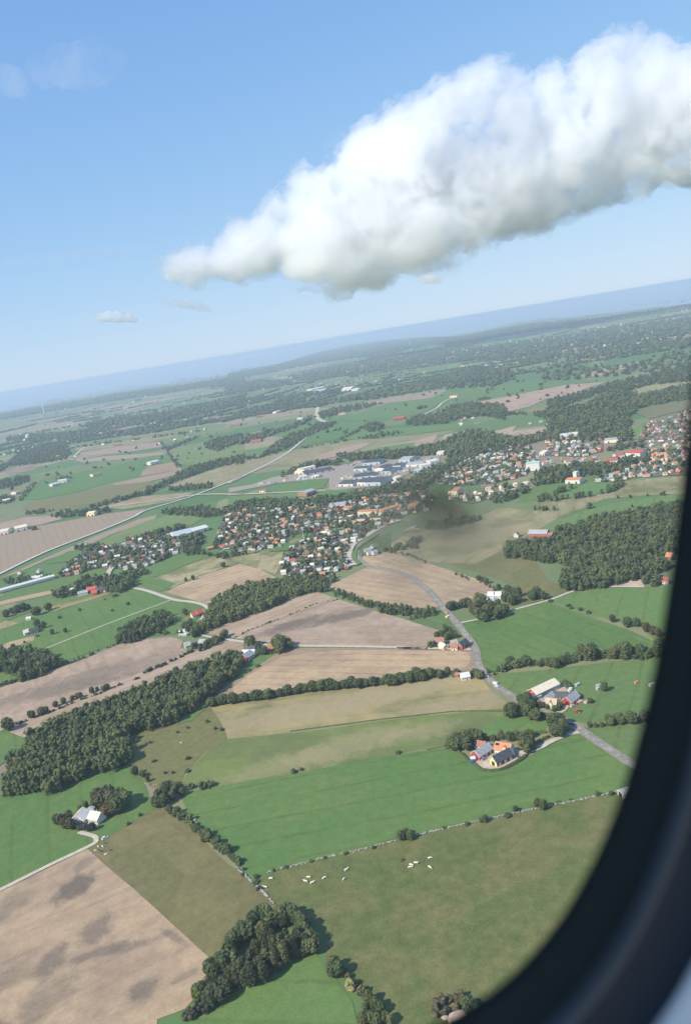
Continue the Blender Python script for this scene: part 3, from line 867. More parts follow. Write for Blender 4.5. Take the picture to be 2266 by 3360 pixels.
def add_tree(kind, pos, h, label, group=None, col=None, wide=1.0):
    protos, name, cat = {'b': (BROAD, 'broadleaf_tree', 'tree'), 'r': (BIRCH, 'birch_tree', 'tree'), 'u': (BUSH, 'bush', 'bush')}[kind]
    cm, tm = random.choice(protos)
    rz = random.uniform(0, 6.28)
    k = random.uniform(.85, 1.15)
    c = col or random.choice((LEAF, LEAF, LEAFD, LEAFO))
    if col is not None and col not in (LEAF, LEAFD, LEAFO):
        k *= 1.5
    c = (c[0] * k, c[1] * k, c[2] * k, 1)
    wx = wide * random.uniform(.9, 1.12)
    if tm is None:
        o = link(name, cm)
        o.location, o.rotation_euler, o.scale = pos, (0, 0, rz), (h * wx, h * wx, h)
        o.color = c
        return tag(o, label, cat, group)
    e = empty(name, pos, rz)
    tag(e, label, cat, group)
    o = link('crown', cm, parent=e)
    o.scale = (h * wx, h * wx, h)
    o.color = c
    t = link('trunk', tm, parent=e)
    t.scale = (h, h, h)
    return e


def trees(s, kind, h, label, group=None, col=None, var=.2, wide=1.0):
    for p in px(s):
        hh = h * .86 * random.uniform(1 - var, 1 + var)
        q = P(p, hh * .5)
        q.z = 0
        add_tree(kind, q, hh, label, group, col, wide)


def row(s, kind, step, h, label, group, col=None, var=.3, jit=1.2, wide=1.0, gap=0.0):
    pts = G(s, h * .45)
    for a, b in zip(pts, pts[1:]):
        L = (b - a).length
        n = max(1, int(L / step))
        for i in range(n):
            if random.random() < gap:
                continue
            q = a.lerp(b, (i + random.uniform(.2, .8)) / n)
            q += Vector((random.gauss(0, jit), random.gauss(0, jit), 0))
            q.z = 0
            add_tree(kind, q, h * random.uniform(1 - var, 1 + var), label, group, col, wide)


# farm with the orange roofed house (sheet K)
g = 'trees round the orange roofed farm'
trees('K 300 215 380 165 440 215 520 235 555 125 620 110 480 140 660 150 350 250 570 190', 'b', 11, 'dense leafy tree in the clump behind the red barn', g)
trees('K 265 255 720 150 755 165', 'u', 4.5, 'dark shrub at the edge of the clump behind the red barn', g)
trees('K 850 165 950 125 1060 145 1150 120 1180 150 1230 130 1290 100 1340 110 1240 165', 'b', 7.5, 'garden tree behind the orange roofed house', g)
trees('K 1290 300 1250 230 1310 230', 'b', 10, 'tree at the driveway of the orange roofed farm', g)
trees('K 850 330 885 345 1195 420 1140 170', 'u', 2.6, 'low garden shrub near the black roofed barn', g)
# crossroads and U-shaped farm (sheet L)
g2 = 'trees round the U-shaped farm'
trees('L 150 560 130 600 210 610', 'b', 11.5, 'big round tree across the road from the U-shaped farm', g2, LEAFD)
trees('L 330 470 290 530 330 590 350 430 400 530 270 450', 'b', 9.5, 'dark tree arching over the road by the U-shaped farm', g2, LEAFD)
trees('L 400 660 460 650', 'b', 10, 'rounded tree beside the road bend opposite the tan house', g2)
trees('L 690 740 760 720 820 790 700 850 790 860', 'b', 13, 'tall dark tree in the clump at the driveway mouth', g2, LEAFD)
trees('L 860 830 540 650 590 660', 'u', 5, 'low shrub on the verge near the driveway mouth', g2)
trees('L 1330 290', 'b', 11, 'lone round tree casting its shadow on the open pasture', None, LEAF)
trees('L 500 520 560 520 600 545 690 570 740 560 770 530', 'b', 6, 'garden tree in front of the tan house', g2)
trees('L 820 215 870 270 845 240 1160 465 1010 390', 'u', 4, 'shrub beside the yard of the U-shaped farm', g2)
trees('L 1390 710 1420 740 1480 700 1530 690 1560 720', 'b', 9, 'tree in the short hedge below the tractor', 'trees of the hedge below the tractor')
row('G 1160 1380 1240 1380 1310 1355 1400 1350', 'b', 9, 8, 'tree in the short hedge below the tractor', 'trees of the hedge below the tractor')
# solar roofed house (sheet M)
g3 = 'trees round the solar roofed house'
trees('M 690 425 735 410 780 420 850 390 900 370 940 400', 'b', 10, 'tree in the dark row between road and solar roofed house', g3, LEAFD)
trees('M 1040 310 980 460 1040 420 1100 400 1160 480 1220 420 1090 350 1010 500', 'b', 13, 'tall tree in front of the solar roofed house', g3)
trees('M 1070 530 1130 570 1180 500 1310 480 1390 460 1350 500 1290 530', 'b', 13, 'big tree at the field edge below the solar roofed house', g3, LEAF)
trees('M 1390 320 1450 290 1500 230 1540 320 1480 350 1560 250 1430 220', 'b', 12, 'tree beside the solar roofed house', g3)
trees('M 1310 180 1290 390', 'b', 9, 'smaller tree close to the solar roofed house', g3)
trees('M 1060 65 1110 85 1150 100', 'b', 8, 'small tree on the brown field edge behind the solar roofed house', g3)
trees('G 650 625 690 640 620 640', 'b', 13, 'round tree in the small clump beside the pale lane', 'trees of the small clump by the lane', LEAFD)
# roadside houses (sheet M)
g4 = 'trees round the roadside houses'
trees('M 560 785 520 800 600 790', 'b', 9, 'dark tree behind the red roofed roadside house', g4, LEAFD)
trees('M 430 920 470 910', 'u', 6, 'dark bush at the end of the roadside houses', g4, LEAFD)
trees('M 640 720 690 740 640 820 700 800 760 800 620 690', 'b', 7, 'tree behind the roadside houses', g4)
trees('M 890 900 910 930', 'u', 5, 'bush at the black roofed roadside house', g4, LEAFD)
trees('M 650 1260', 'b', 9, 'round tree beside the pale grey bungalow', 'trees of the pale grey bungalow')
trees('M 1040 1285 1060 1310', 'b', 8, 'tree between pale grey bungalow and road', 'trees of the pale grey bungalow')
trees('M 765 1258 990 1250 960 1290 730 1300', 'u', 4, 'shrub in the garden of the pale grey bungalow', 'trees of the pale grey bungalow')
# cream roofed farm (sheet N)
g5 = 'trees round the farm with cream roofs'
trees('N 270 500 200 510 250 560 320 560 300 460', 'b', 9, 'dull leafed tree in front of the cream roofed farm', g5, (.070, .066, .040))
trees('N 130 510', 'b', 8, 'dark tree at the end of the cream roofed farm garden', g5, LEAFD)
trees('N 380 590 440 600 500 600', 'u', 4.5, 'dark shrub beside the farm lane end', g5, (.05, .05, .035))
trees('N 560 615 600 600', 'b', 7, 'purple leafed tree below the grey yard', g5, (.045, .042, .045))
trees('N 660 215 720 240 790 200 700 270 840 240 760 260 870 290', 'b', 13, 'greyish green tree in the grove behind the cream roofed farm', g5, (.070, .072, .042))
trees('N 900 330 940 230 1010 250 950 290 860 360 1000 280', 'b', 13, 'tree at the shadowed end of the grove behind the cream roofed farm', g5)
trees('N 770 395', 'b', 9.5, 'copper brown tree beside the tan roofed farmhouse', g5, (.13, .078, .034))
trees('N 510 310 610 330 640 290 440 370', 'b', 7, 'small tree behind the cream roofed farm', g5)
# old farm by the long wood (sheet O)
g6 = 'trees along the lane by the old farm'
trees('O 985 635 1025 640 1005 660', 'b', 13, 'round tree behind the old farm beside the lane', g6)
trees('O 1240 665', 'b', 11, 'narrow tree beside the orange roofed cottage', g6, None, wide=.6)
trees('O 1290 640 1330 650 1320 690 1300 700', 'b', 17, 'tall tree in the clump past the orange roofed cottage', g6)
trees('O 1395 655 1420 680', 'b', 11, 'tree at the end of the clump past the orange roofed cottage', g6)
trees('O 1090 720 1075 690 1110 750 1150 740', 'b', 9, 'tree between old farm and orange roofed cottage', g6, LEAFD)
trees('O 1210 760 1260 750 1300 765 880 900 1080 890 1000 940', 'u', 3.5, 'bush on the grass slope below the old farm', 'bushes on the slope below the old farm')
trees('O 740 560 720 590', 'b', 12, 'taller tree in the dense belt by the grey cottages', 'trees of the belt by the grey cottages')
trees('O 640 620 590 640 550 670 610 670 680 620 660 650 500 690 450 680 420 690 540 700 490 720', 'b', 8, 'tree in the dense belt by the grey cottages', 'trees of the belt by the grey cottages', LEAFD)
trees('O 390 450 340 480 410 520 440 480 370 500 420 560 470 540', 'b', 11, 'tree sheltering the white sheds', 'trees round the white sheds')
trees('O 75 530', 'b', 12, 'lone upright tree at the wood corner', None, LEAFD)
trees('O 340 340 320 330', 'b', 9, 'tree beside the red roofed cottage', 'trees by the red roofed cottage')
row('O 110 560 200 545 270 545', 'u', 8, 4, 'bush in the short hedge beside the white sheds', 'bushes by the white sheds', LEAFD)
# hedgerows
HL = 'bushes of the long hedgerow'
row('F 165 1185 330 1165 600 1130 740 1100 900 1082 1250 1055', 'b', 5.6, 8.5, 'bushy tree in the long hedgerow between bare and tan field', 'trees of the long hedgerow', LEAFD, .22, .8, 1.15)
row('F 1290 1050 1568 1015 M 0 1350 400 1290 570 1290', 'b', 5.6, 9, 'bushy tree in the long hedgerow between bare and tan field', 'trees of the long hedgerow', LEAF, .2, .8, 1.15)
row('H 965 330 1080 400 1150 470 1240 540 1320 600 1370 645', 'b', 6.2, 5.2, 'bushy tree in the diagonal hedge beside the fallow field', 'trees of the diagonal hedge', None, .3, .8, 1.2, .1)
row('H 1380 680 1440 740 1500 790 I 230 760 330 860', 'u', 4.5, 2.0, 'low scrub along the tumbled stone wall', 'bushes of the tumbled stone wall', LEAFD, gap=.2)
trees('H 900 255 940 240 985 260 930 290 960 215 1000 230', 'b', 10.5, 'dark tree in the copse where the hedges meet', 'trees of the copse where hedges meet', LEAFD, wide=1.0)
trees('H 1020 210 1040 240 890 300', 'b', 9, 'smaller tree in the copse where the hedges meet', 'trees of the copse where hedges meet')
row('H 1070 215 1240 190', 'u', 6, 4, 'bush trailing off the copse where the hedges meet', 'bushes of the copse where hedges meet', LEAFD)
row('H 755 110 800 135 850 175', 'b', 6, 6.5, 'tree in the short hedge below the scrub pasture', 'trees of the short hedge', LEAFD)
trees('J 100 932 235 912 475 860 780 782 850 770 1095 727', 'u', 2.6, 'small bush on the stone wall above the cow pasture', 'bushes on the long stone wall', LEAFD)
trees('J 322 886 345 880 525 822 1010 730', 'b', 5.0, 'shrubby tree on the stone wall above the cow pasture', 'trees on the long stone wall', LEAFD)
trees('J 655 790 690 800', 'b', 7.5, 'larger tree on the stone wall above the cow pasture', 'trees on the long stone wall', LEAFD)
row('I 200 730 300 700 520 640 750 590 960 530', 'u', 7, 1.7, 'low scrub along the stone wall above the cow pasture', 'bushes on the long stone wall', None, gap=.35)
trees('I 1095 475 1070 490 1120 490', 'b', 6.5, 'dark tree on the stone wall above the cow pasture', 'trees on the long stone wall', LEAFD)
trees('I 500 110 460 120 1055 14', 'u', 3.2, 'dark bush on the margin of the pale green field', 'bushes on the margin of the pale green field', LEAFD)
row('H 780 375 830 365', 'u', 5, 2.2, 'bush on the edge of the fallow field', 'bushes by the fallow field', LEAFD)
trees('H 730 420 880 62 945 130 985 130 1070 120 1075 45', 'u', 2.6, 'scattered bush on the scrub pasture', 'bushes of the scrub pasture')
trees('E 1205 1150 1380 1155 1140 1180 1425 1160 1330 1110 965 1245 880 1235', 'u', 2.8, 'scattered bush on the scrub pasture', 'bushes of the scrub pasture')
# bare field hedge with trees (sheet E)
trees('E 50 1130', 'b', 13, 'tree at the wood end of the bare field hedge', 'trees of the bare field hedge', LEAFD)
trees('E 195 1068 212 1068 265 1045 285 1042', 'b', 8, 'tree in a pair on the bare field hedge', 'trees of the bare field hedge', LEAFD)
trees('E 355 1002 407 980 465 962 495 945 515 945 588 912 625 902 665 900 688 890', 'b', 6.5, 'small tree on the bare field hedge', 'trees of the bare field hedge')
trees('E 1195 200 1240 188 1435 105', 'b', 9, 'dark tree on the straw coloured field edge', 'trees on the straw field edge', LEAFD)
# small farm and copse by the green fields (sheet E)
trees('E 235 480 280 492 245 505', 'b', 11, 'dark tree by the small red farm', 'trees by the small red farm', LEAFD)
row('E 300 545 430 530', 'b', 12, 6, 'tree in the hedge past the small red farm', 'trees past the small red farm', LEAFD)
trees('E 240 560 160 600', 'u', 4, 'lone bush in the green field', 'bushes in the green field', LEAFD)
trees('E 40 420 80 400 110 390 150 375 180 375 220 410 240 400 310 375', 'b', 12, 'tree in the loose copse above the green field', 'trees of the loose copse', LEAFD)
row('E 300 480 420 420 560 380 700 310 780 300', 'u', 22, 4, 'bush scattered along the green field bank', 'bushes along the green field bank', None, gap=.3)
row('E 470 500 600 440 740 390 840 350', 'u', 20, 3.5, 'bush in the broken line across the green field', 'bushes across the green field', LEAFD, gap=.3)
# lane trees and hedges (sheet G)
row('G 725 672 830 690 930 730 1030 770', 'u', 9, 3.6, 'bush in the broken hedge between the green fields', 'bushes between the green fields', LEAFD, gap=.15)
trees('G 1100 778 1240 800 1185 800', 'b', 10, 'dark tree in the broken hedge between the green fields', 'trees between the green fields', LEAFD)
trees('G 1300 830 1340 850 1370 860', 'b', 11, 'brownish tree at the end of the broken hedge', 'brownish trees of the broken hedge', (.085, .068, .04))
row('G 470 1050 560 1030 700 1030 840 1025', 'b', 7.5, 9.5, 'tree in the thick hedge across the green fields', 'trees of the thick hedge', LEAFD, .2, 2.5)
row('G 880 985 1050 960 1190 985 1360 965 1450 960', 'b', 8.5, 12, 'tall tree in the thick hedge across the green fields', 'tall trees of the thick hedge', None, .25, 4)
# birch grove at the bottom (sheet V)
gb = 'birches of the grove'
for lab, s, h, c in (('birch with white trunk at the field edge of the grove', 'V 545 640 745 520 850 440 905 440 930 480', 15, (.070, .078, .038)),
                     ('tall slender birch inside the grove', 'V 620 720 700 620 780 700 860 600 1000 470 1060 400 940 620 1100 500 820 760 700 780 1040 560 560 800 640 820 1180 400 1250 450', 14, (.062, .068, .036))):
    trees(s, 'r', h, lab, gb, mul(c, 1.2), .16)
go = 'broadleaved trees of the grove'
trees('V 780 170 840 150 720 220 1000 160 1060 120 1120 150 1180 200 960 220 900 260 1040 220', 'b', 11, 'broad tree on the far rim of the birch grove', go)
trees('V 600 300 560 380 500 440 470 520 640 340 690 300 830 330', 'b', 10, 'broad tree along the fallow side of the birch grove', go)
trees('V 380 620 330 680 280 720 320 760 400 700 460 620 520 720', 'b', 10.5, 'broad tree by the ploughed corner of the birch grove', go, LEAFD)
trees('V 180 930 150 980 230 960', 'b', 10, 'yellow green tree at the ploughed field end of the grove', go, (.085, .105, .036))
trees('V 270 880 330 850 300 960 350 960 400 880 460 840 500 780 260 1020 380 1000 470 900 420 950', 'b', 9.5, 'broad tree at the lower end of the birch grove', go, (.055, .064, .034))
trees('V 900 750 1000 700 1100 620 1180 540 1240 520 960 660 880 660', 'b', 7, 'brownish understorey tree along the grove edge', go, (.072, .064, .040))
trees('V 1230 330 1260 260 1310 400 1340 480 1280 480 1220 240', 'b', 11, 'broad tree at the pasture end of the birch grove', go)
trees('V 160 1130 110 1160 60 1180 20 1200 220 1100 250 1130', 'u', 5, 'dark scrub trailing off the birch grove', 'scrub off the birch grove', (.05, .052, .035))
trees('I 690 1215 710 1250 680 1260', 'b', 8.5, 'tree below the pasture end of the birch grove', 'trees below the birch grove')
trees('I 740 1270 770 1300 810 1330 850 1380 870 1370', 'u', 4, 'bush in the thin line below the birch grove', 'bushes below the birch grove', (.085, .082, .042))
trees('I 785 1345', 'u', 5, 'pale yellowish bush below the birch grove', None, (.17, .16, .075))
trees('I 880 1420 920 1460 950 1480 870 1480 900 1530 980 1530 1010 1550 850 1540 930 1540', 'b', 7, 'scrubby tree at the edge of the bright green field', 'trees at the bright green field')
trees('I 1300 1440 1340 1420 1380 1470 1320 1500 1410 1420 1270 1490', 'u', 4.5, 'thin brownish scrub near the pale rocks', 'scrub near the pale rocks', (.10, .085, .05))
trees('I 1440 1450 1470 1480 1500 1500', 'b', 7.5, 'dark tree near the pale rocks', 'trees near the pale rocks', LEAFD)
n_trees = len([o for o in SC.objects if o.get('category') == 'tree'])
n_bush = len([o for o in SC.objects if o.get('category') == 'bush'])
print('TREES', n_trees, 'BUSHES', n_bush)

# ------------------------------------------------------------------ woods
WP = [crown_arrays(rp, 16, ICO1, wide=w, lo=-.05, csize=.115, jit=.4, leaf=110) for w in (.27, .23, .31, .20, .25)]
MP = [crown_arrays(rp, 4, ICO1, wide=w, lo=-.1, csize=.22, jit=.38, leaf=18) for w in (.34, .42, .28)]
FP = [crown_arrays(rp, 1, ICO1, wide=w, lo=-.15, csize=.3, jit=.4) for w in (.55, .7, .6)]


def merge(name, pts, hs, protos, label, cat, col, wx=1.0):
    V, Fc, T = [], [], []
    n = 0
    pts = np.asarray(pts, np.float32)
    k = rng.integers(0, len(protos), len(pts))
    for j, (v, f, t) in enumerate(protos):
        idx = np.nonzero(k == j)[0]
        if not len(idx):
            continue
        a = rng.uniform(0, 6.283, len(idx))
        ca, sa = np.cos(a)[:, None], np.sin(a)[:, None]
        h = np.asarray(hs)[idx][:, None]
        w = h * wx * rng.uniform(.85, 1.2, len(idx))[:, None]
        x = (v[:, 0] * ca - v[:, 1] * sa) * w + pts[idx, 0][:, None]
        y = (v[:, 0] * sa + v[:, 1] * ca) * w + pts[idx, 1][:, None]
        z = v[:, 2] * h
        V.append(np.stack([x, y, z], -1).reshape(-1, 3))
        Fc.append((f[None] + (np.arange(len(idx)) * len(v))[:, None, None] + n).reshape(-1, 3))
        T.append((t[None] + rng.normal(0, .24, len(idx))[:, None]).ravel())
        n += len(idx) * len(v)
    me = np_mesh(name, np.concatenate(V), np.concatenate(Fc), np.clip(np.concatenate(T), 0, 1))
    me.materials.append(FOL)
    o = link(name, me)
    o.color = (*col, 1)
    return tag(o, label, cat, kind='stuff')


def inside(poly, x, y):
    r = np.zeros(len(x), bool)
    n = len(poly)
    for i in range(n):
        (x1, y1), (x2, y2) = poly[i][:2], poly[(i + 1) % n][:2]
        c = ((y1 > y) != (y2 > y)) & (x < (x2 - x1) * (y - y1) / ((y2 - y1) if y2 != y1 else 1e-9) + x1)
        r ^= c
    return r


def fill(poly, step, jit=.45):
    p = np.array([(q[0], q[1]) for q in poly])
    x0, y0 = p.min(0)
    x1, y1 = p.max(0)
    gx, gy = np.meshgrid(np.arange(x0, x1, step), np.arange(y0, y1, step))
    x = gx.ravel() + rng.uniform(-jit, jit, gx.size) * step
    y = gy.ravel() + rng.uniform(-jit, jit, gx.size) * step
    k = inside([tuple(q) for q in p], x, y)
    return np.stack([x[k], y[k]], -1)


def wood(s, h, step, protos, label, col=LEAF, var=.32, name='woodland', wx=1.0):
    h *= .84
    poly = G(s, h * .5)
    pts = fill(poly, step * .78)
    if len(pts) == 0:
        print('EMPTY WOOD', label)
        return
    hs = h * rng.uniform(1 - var, 1 + var, len(pts))
    return merge(name, pts, hs, protos, label, 'woodland', col, wx)


wood('E 170 1210 200 1180 480 1065 700 980 900 905 1180 780 1480 685 1560 680 1565 720 1500 800 1300 965 1200 1050 1060 1110 980 1130 900 1140 850 1165 800 1215 830 1280 H 770 20 690 80 560 110 450 145 360 195 290 225 210 205 100 235 20 245 20 190 90 120 30 90 E 40 1370 150 1290', 13, 6.2, WP, 'long dark wood running across the bare fields', LEAFD, .32)
wood('E -120 650 0 650 100 655 230 650 330 690 390 720 370 745 250 800 120 840 100 800 0 770 -120 800', 13, 7, WP, 'dark wood at the end of the green fields', LEAFD)
wood('E -100 890 0 870 120 838 250 790 350 750 500 705 500 712 350 765 250 800 120 850 0 885 -100 910', 5, 5, MP, 'scrubby hedge along the bare field and green fields', LEAFD)
wood('E 500 702 620 655 740 612 760 600 765 608 620 668 510 712', 4, 5, MP, 'hedge between bare field and the thin tracked field', LEAFD)
wood('E 755 560 780 525 860 480 940 445 1030 415 1100 440 1120 455 1080 480 980 525 900 570 850 585 760 595', 12, 7, WP, 'tear shaped grove in the green fields', LEAFD)
wood('F 170 560 230 510 290 475 400 435 480 415 620 395 760 390 830 400 930 430 940 450 880 455 820 460 700 490 600 545 450 600 300 655 200 690 90 735 60 740 100 690 150 630', 12, 7, WP, 'narrow wood behind the bare brown strip', LEAF)
wood('F 640 395 720 375 850 370 1000 365 960 400 900 425 760 400', 9, 8, WP, 'trees closing the lower end of the housing estate', LEAFD)
wood('F 940 445 990 470 1060 490 1150 520 1250 545 1380 560 1568 590 M 380 440 520 460 540 500 380 560 200 570 0 580 F 1568 620 1400 610 1280 600 1220 570 1140 540 1050 515 960 480', 8, 7, WP, 'thick hedge sweeping down to the main road', LEAFD)
wood('G 445 365 470 345 520 330 620 322 720 312 790 295 760 255 870 230 950 210 1050 165 1120 160 1200 150 1330 115 1460 98 1600 80 1600 380 1440 375 1300 395 1290 420 1420 430 1420 470 1260 515 1080 570 990 585 930 580 870 595 790 575 780 540 810 505 850 490 840 445 780 430 700 428 640 415 540 400 470 400', 13, 7.5, WP, 'big hillside wood', LEAFD)
wood('G 1240 480 1320 440 1440 430 1440 470 1300 510', 10, 9, WP, 'trees by the cottages below the hillside wood', LEAF)
wood('G 1260 540 1300 515 1400 500 1420 540 1380 570 1290 580', 9, 9, WP, 'trees beside the gravel patch', LEAFD)
wood('F 1290 200 1380 170 1500 120 1568 90 G 0 205 150 200 320 165 310 190 200 220 100 235 G 0 240 F 1500 185 1400 200 1300 215', 9, 10, MP, 'scrubby belt at the town edge', LEAFD)
wood('M 750 0 900 60 1000 90 1100 110 1180 150 1270 200 1260 215 1150 150 1000 95 880 60 740 20', 5, 7, MP, 'hedge on the crest behind the bare brown field', LEAFD)
wood('F 1270 200 1330 195 1568 260 1568 290 1400 230 1280 212', 4, 8, MP, 'thin hedge along the straw field', LEAFD)
wood('E 480 240 520 200 620 185 700 185 790 210 860 195 870 215 820 245 780 265 700 268 640 240 540 250', 13, 9, WP, 'trees screening the dark roofed farm', LEAFD)
wood('E 330 285 400 260 480 250 500 275 430 300 340 308', 10, 9, MP, 'trees by the white cottage', LEAFD)
wood('E 690 185 760 165 830 150 930 130 950 150 860 195 780 200', 8, 9, MP, 'trees below the greenhouse village', LEAFD)
wood('E 0 195 150 175 350 160 330 175 60 225', 6, 9, MP, 'hedge above the long greenhouse', LEAFD)
wood('F 0 205 110 185 140 215 230 230 300 235 330 215 420 220 240 255 210 245 120 225 20 228', 9, 9, MP, 'trees along the village lower edge', LEAFD)
wood('F 0 190 0 110 120 100 140 150 80 190', 11, 10, MP, 'dark trees beside the outlying orange roofed house', LEAFD)
wood('A 440 1175 520 1150 700 1150 690 1170 600 1170 560 1185', 10, 12, MP, 'grove above the outermost village houses', LEAFD)
wood('A 940 1090 960 1075 1080 1040 1160 1020 1200 1030 1090 1075 980 1095', 11, 12, MP, 'grove behind the greenhouse', LEAFD)
wood('A 1030 940 1130 910 1300 900 1430 930 1568 870 1568 900 1440 950 1330 965 1120 955', 11, 13, MP, 'dark belt above the old village', LEAFD)
wood('T 40 640 110 585 300 570 480 550 640 560 760 550 950 560 1100 545 1200 520 1420 500 1568 470 S 150 640 560 560 700 520 740 560 500 620 330 690 230 700 T 1480 565 1280 590 1100 600 900 640 720 690 560 665 400 650 200 665 60 690', 13, 10, MP, 'thick wooded stream bank above the old village', LEAFD)
wood('S 560 560 800 480 960 420 1300 280 1568 160 1568 330 1330 420 1130 540 900 600 700 600', 12, 12, MP, 'wooded stream bank below the works', LEAFD)
wood('C 0 1200 60 1180 200 1140 420 1085 480 1060 640 1030 640 1050 500 1090 420 1110 230 1150 60 1220 0 1240', 12, 13, MP, 'wooded valley side above the suburb', LEAFD)
wood('T 650 230 700 190 830 155 930 90 1100 60 1300 40 1568 30 S 0 120 300 110 500 80 900 50 1200 0 1568 -60 1568 100 1300 100 1000 130 760 160 500 170 300 180 60 200 0 210 T 1400 90 1200 95 900 150 700 240', 13, 13, MP, 'wooded stream belt behind the works', LEAFD)
wood('C 0 1060 100 1010 200 1000 260 1010 430 1050 640 1015 700 1010 850 1060 660 1065 640 1035 460 1070 300 1100 200 1130 60 1165 0 1190', 13, 14, MP, 'dark wooded valley beneath the far slope', LEAFD)
wood('C 650 1000 640 920 700 870 800 850 900 830 1000 770 1150 745 1250 775 1450 725 1568 710 1700 690 1700 790 1540 800 1400 820 1230 855 1180 900 1180 985 1200 1050 1140 1070 1000 1060 850 1065 760 1020', 14, 17, MP, 'large forest on the far slope', LEAFD)
wood('U 0 480 150 400 330 370 500 345 700 340 800 350 960 360 1000 400 900 440 760 450 560 475 400 490 330 545 150 570 0 600', 11, 11, MP, 'wooded strip through the suburb', LEAFD)
wood('U 980 290 1100 280 1340 270 1360 300 1200 340 1050 380 960 360', 11, 12, MP, 'trees between the red roofed buildings', LEAFD)
wood('U 820 190 1000 130 1250 90 1260 150 1020 170 900 195', 11, 13, MP, 'tree belt above the red roofed buildings', LEAFD)
wood('C 280 1440 400 1400 500 1370 560 1360 500 1400 320 1470', 10, 11, MP, 'trees below the terraces at the town edge', LEAFD)
wood('C 0 905 60 870 140 830 260 830 350 835 390 870 300 895 150 915 60 920', 13, 17, MP, 'copse beneath the red brown field', LEAFD)
wood('C 190 800 250 790 280 790 270 800 200 808', 9, 14, MP, 'small copse at the red brown field corner', LEAFD)
wood('C 640 810 700 790 850 760 1000 715 1030 700 1250 650 1568 570 1568 680 1300 705 1130 750 960 770 800 825 700 870 640 930 540 890 400 900 380 930 230 900 400 880 560 895 660 865', 13, 19, MP, 'forest belt behind the red brown field', LEAFD)
wood('B 860 590 900 562 960 558 1000 580 960 610 880 612', 14, 18, MP, 'round copse on the green plain', LEAFD)
wood('B 710 665 800 615 880 570 860 600 790 640 720 672', 8, 15, MP, 'bushy hedge on the green plain', LEAFD)
wood('B 800 665 900 640 1050 620 1140 618 1060 640 900 660', 9, 17, MP, 'tree line on the green plain', LEAFD)
wood('B 190 775 260 720 350 660 430 620 520 600 570 560 640 560 700 555 640 590 560 620 500 650 420 700 330 745', 12, 17, MP, 'wood beside the straight pale road', LEAFD)
wood('B -20 800 60 785 200 770 330 750 200 785 60 805', 10, 17, MP, 'belt along the straw meadow', LEAFD)
wood('B 1130 560 1180 520 1330 500 1430 450 1568 425 1568 500 1400 560 1200 575', 13, 19, MP, 'wood below the winding lane', LEAFD)
wood('B 560 500 660 470 850 440 1000 430 900 460 720 500 600 530', 12, 22, MP, 'wood beside the climbing road', LEAFD)
wood('B 460 720 640 695 760 670 760 680 600 705 480 728', 8, 16, MP, 'hedge under the green wedge', LEAFD)
wood('A 570 900 640 880 800 840 920 810 960 780 1050 745 1140 690 1250 645 1400 600 1568 570 1568 620 1420 640 1300 680 1180 720 1080 760 960 820 830 850 640 900 590 912', 12, 16, MP, 'wooded stream winding over the plain', LEAFD)
wood('A 1080 780 1200 765 1380 755 1370 780 1150 800 1080 800', 11, 15, MP, 'grove on the straw meadow', LEAFD)
wood('A 325 965 400 935 470 925 560 925 700 915 720 930 600 950 400 972', 10, 14, MP, 'tree belt behind the yellow roofed farm', LEAFD)
wood('A -40 670 60 610 140 540 300 510 430 505 460 560 430 595 280 620 60 640 0 680', 13, 20, MP, 'large dark wood on the far plain', LEAFD)
wood('A -40 780 0 740 180 705 190 735 100 770 0 790', 12, 17, MP, 'dark wood by the road end', LEAFD)
wood('A 1035 480 1060 510 1090 560 1170 650 1145 660 1100 600 1050 520', 9, 16, MP, 'slanting hedge between the brown strips and meadow', LEAFD)
wood('A 1060 530 1130 500 1220 470 1290 445 1280 460 1180 500 1080 545', 9, 17, MP, 'hedge climbing beside the yellow green meadow', LEAFD)
wood('A 1310 500 1420 460 1568 430 1568 480 1400 545 1330 530', 11, 18, MP, 'wood above the yellow green meadow', LEAFD)
wood('A 120 850 160 800 220 745 235 755 180 820 130 870', 9, 15, MP, 'hedge at the white farm field end', LEAFD)
wood('A 380 720 450 705 460 720 390 735', 10, 15, MP, 'clump behind the white farm', LEAFD)
wood('A 160 940 280 925 350 920 280 945 170 955', 9, 14, MP, 'clump on the olive pasture', LEAFD)
wood('A -60 860 40 830 100 850 60 880 -60 890', 10, 15, MP, 'trees by the roadside farm', LEAFD)
wood('A 200 1040 230 1030 260 1045 200 1058', 9, 12, MP, 'trees beside the white roofed farm', LEAFD)


def hedgerow(s, h, wd, label, dens=1.0, col=LEAFD, wx=1.55, protos=None):
    pts = G(s, h * .4)
    P_, H_ = [], []
    for a, b in zip(pts, pts[1:]):
        L = (b - a).length
        d = (b - a).normalized()
        nr = Vector((-d.y, d.x, 0))
        for i in range(max(2, int(L * dens * .9))):
            t = rng.uniform(0, L)
            if noise.noise(Vector((a.x + d.x * t, a.y + d.y * t, 0)) / 7) > .42:
                continue
            q = a + d * t + nr * rng.normal(0, wd * .3)
            P_.append((q.x, q.y))
            H_.append(h * rng.uniform(.6, 1.25) * (1 + .3 * noise.noise(Vector((q.x / 14, q.y / 14, 3)))))
    o = merge('hedge', P_, H_, protos or WP, label, 'hedge', col, wx)
    del o['kind']


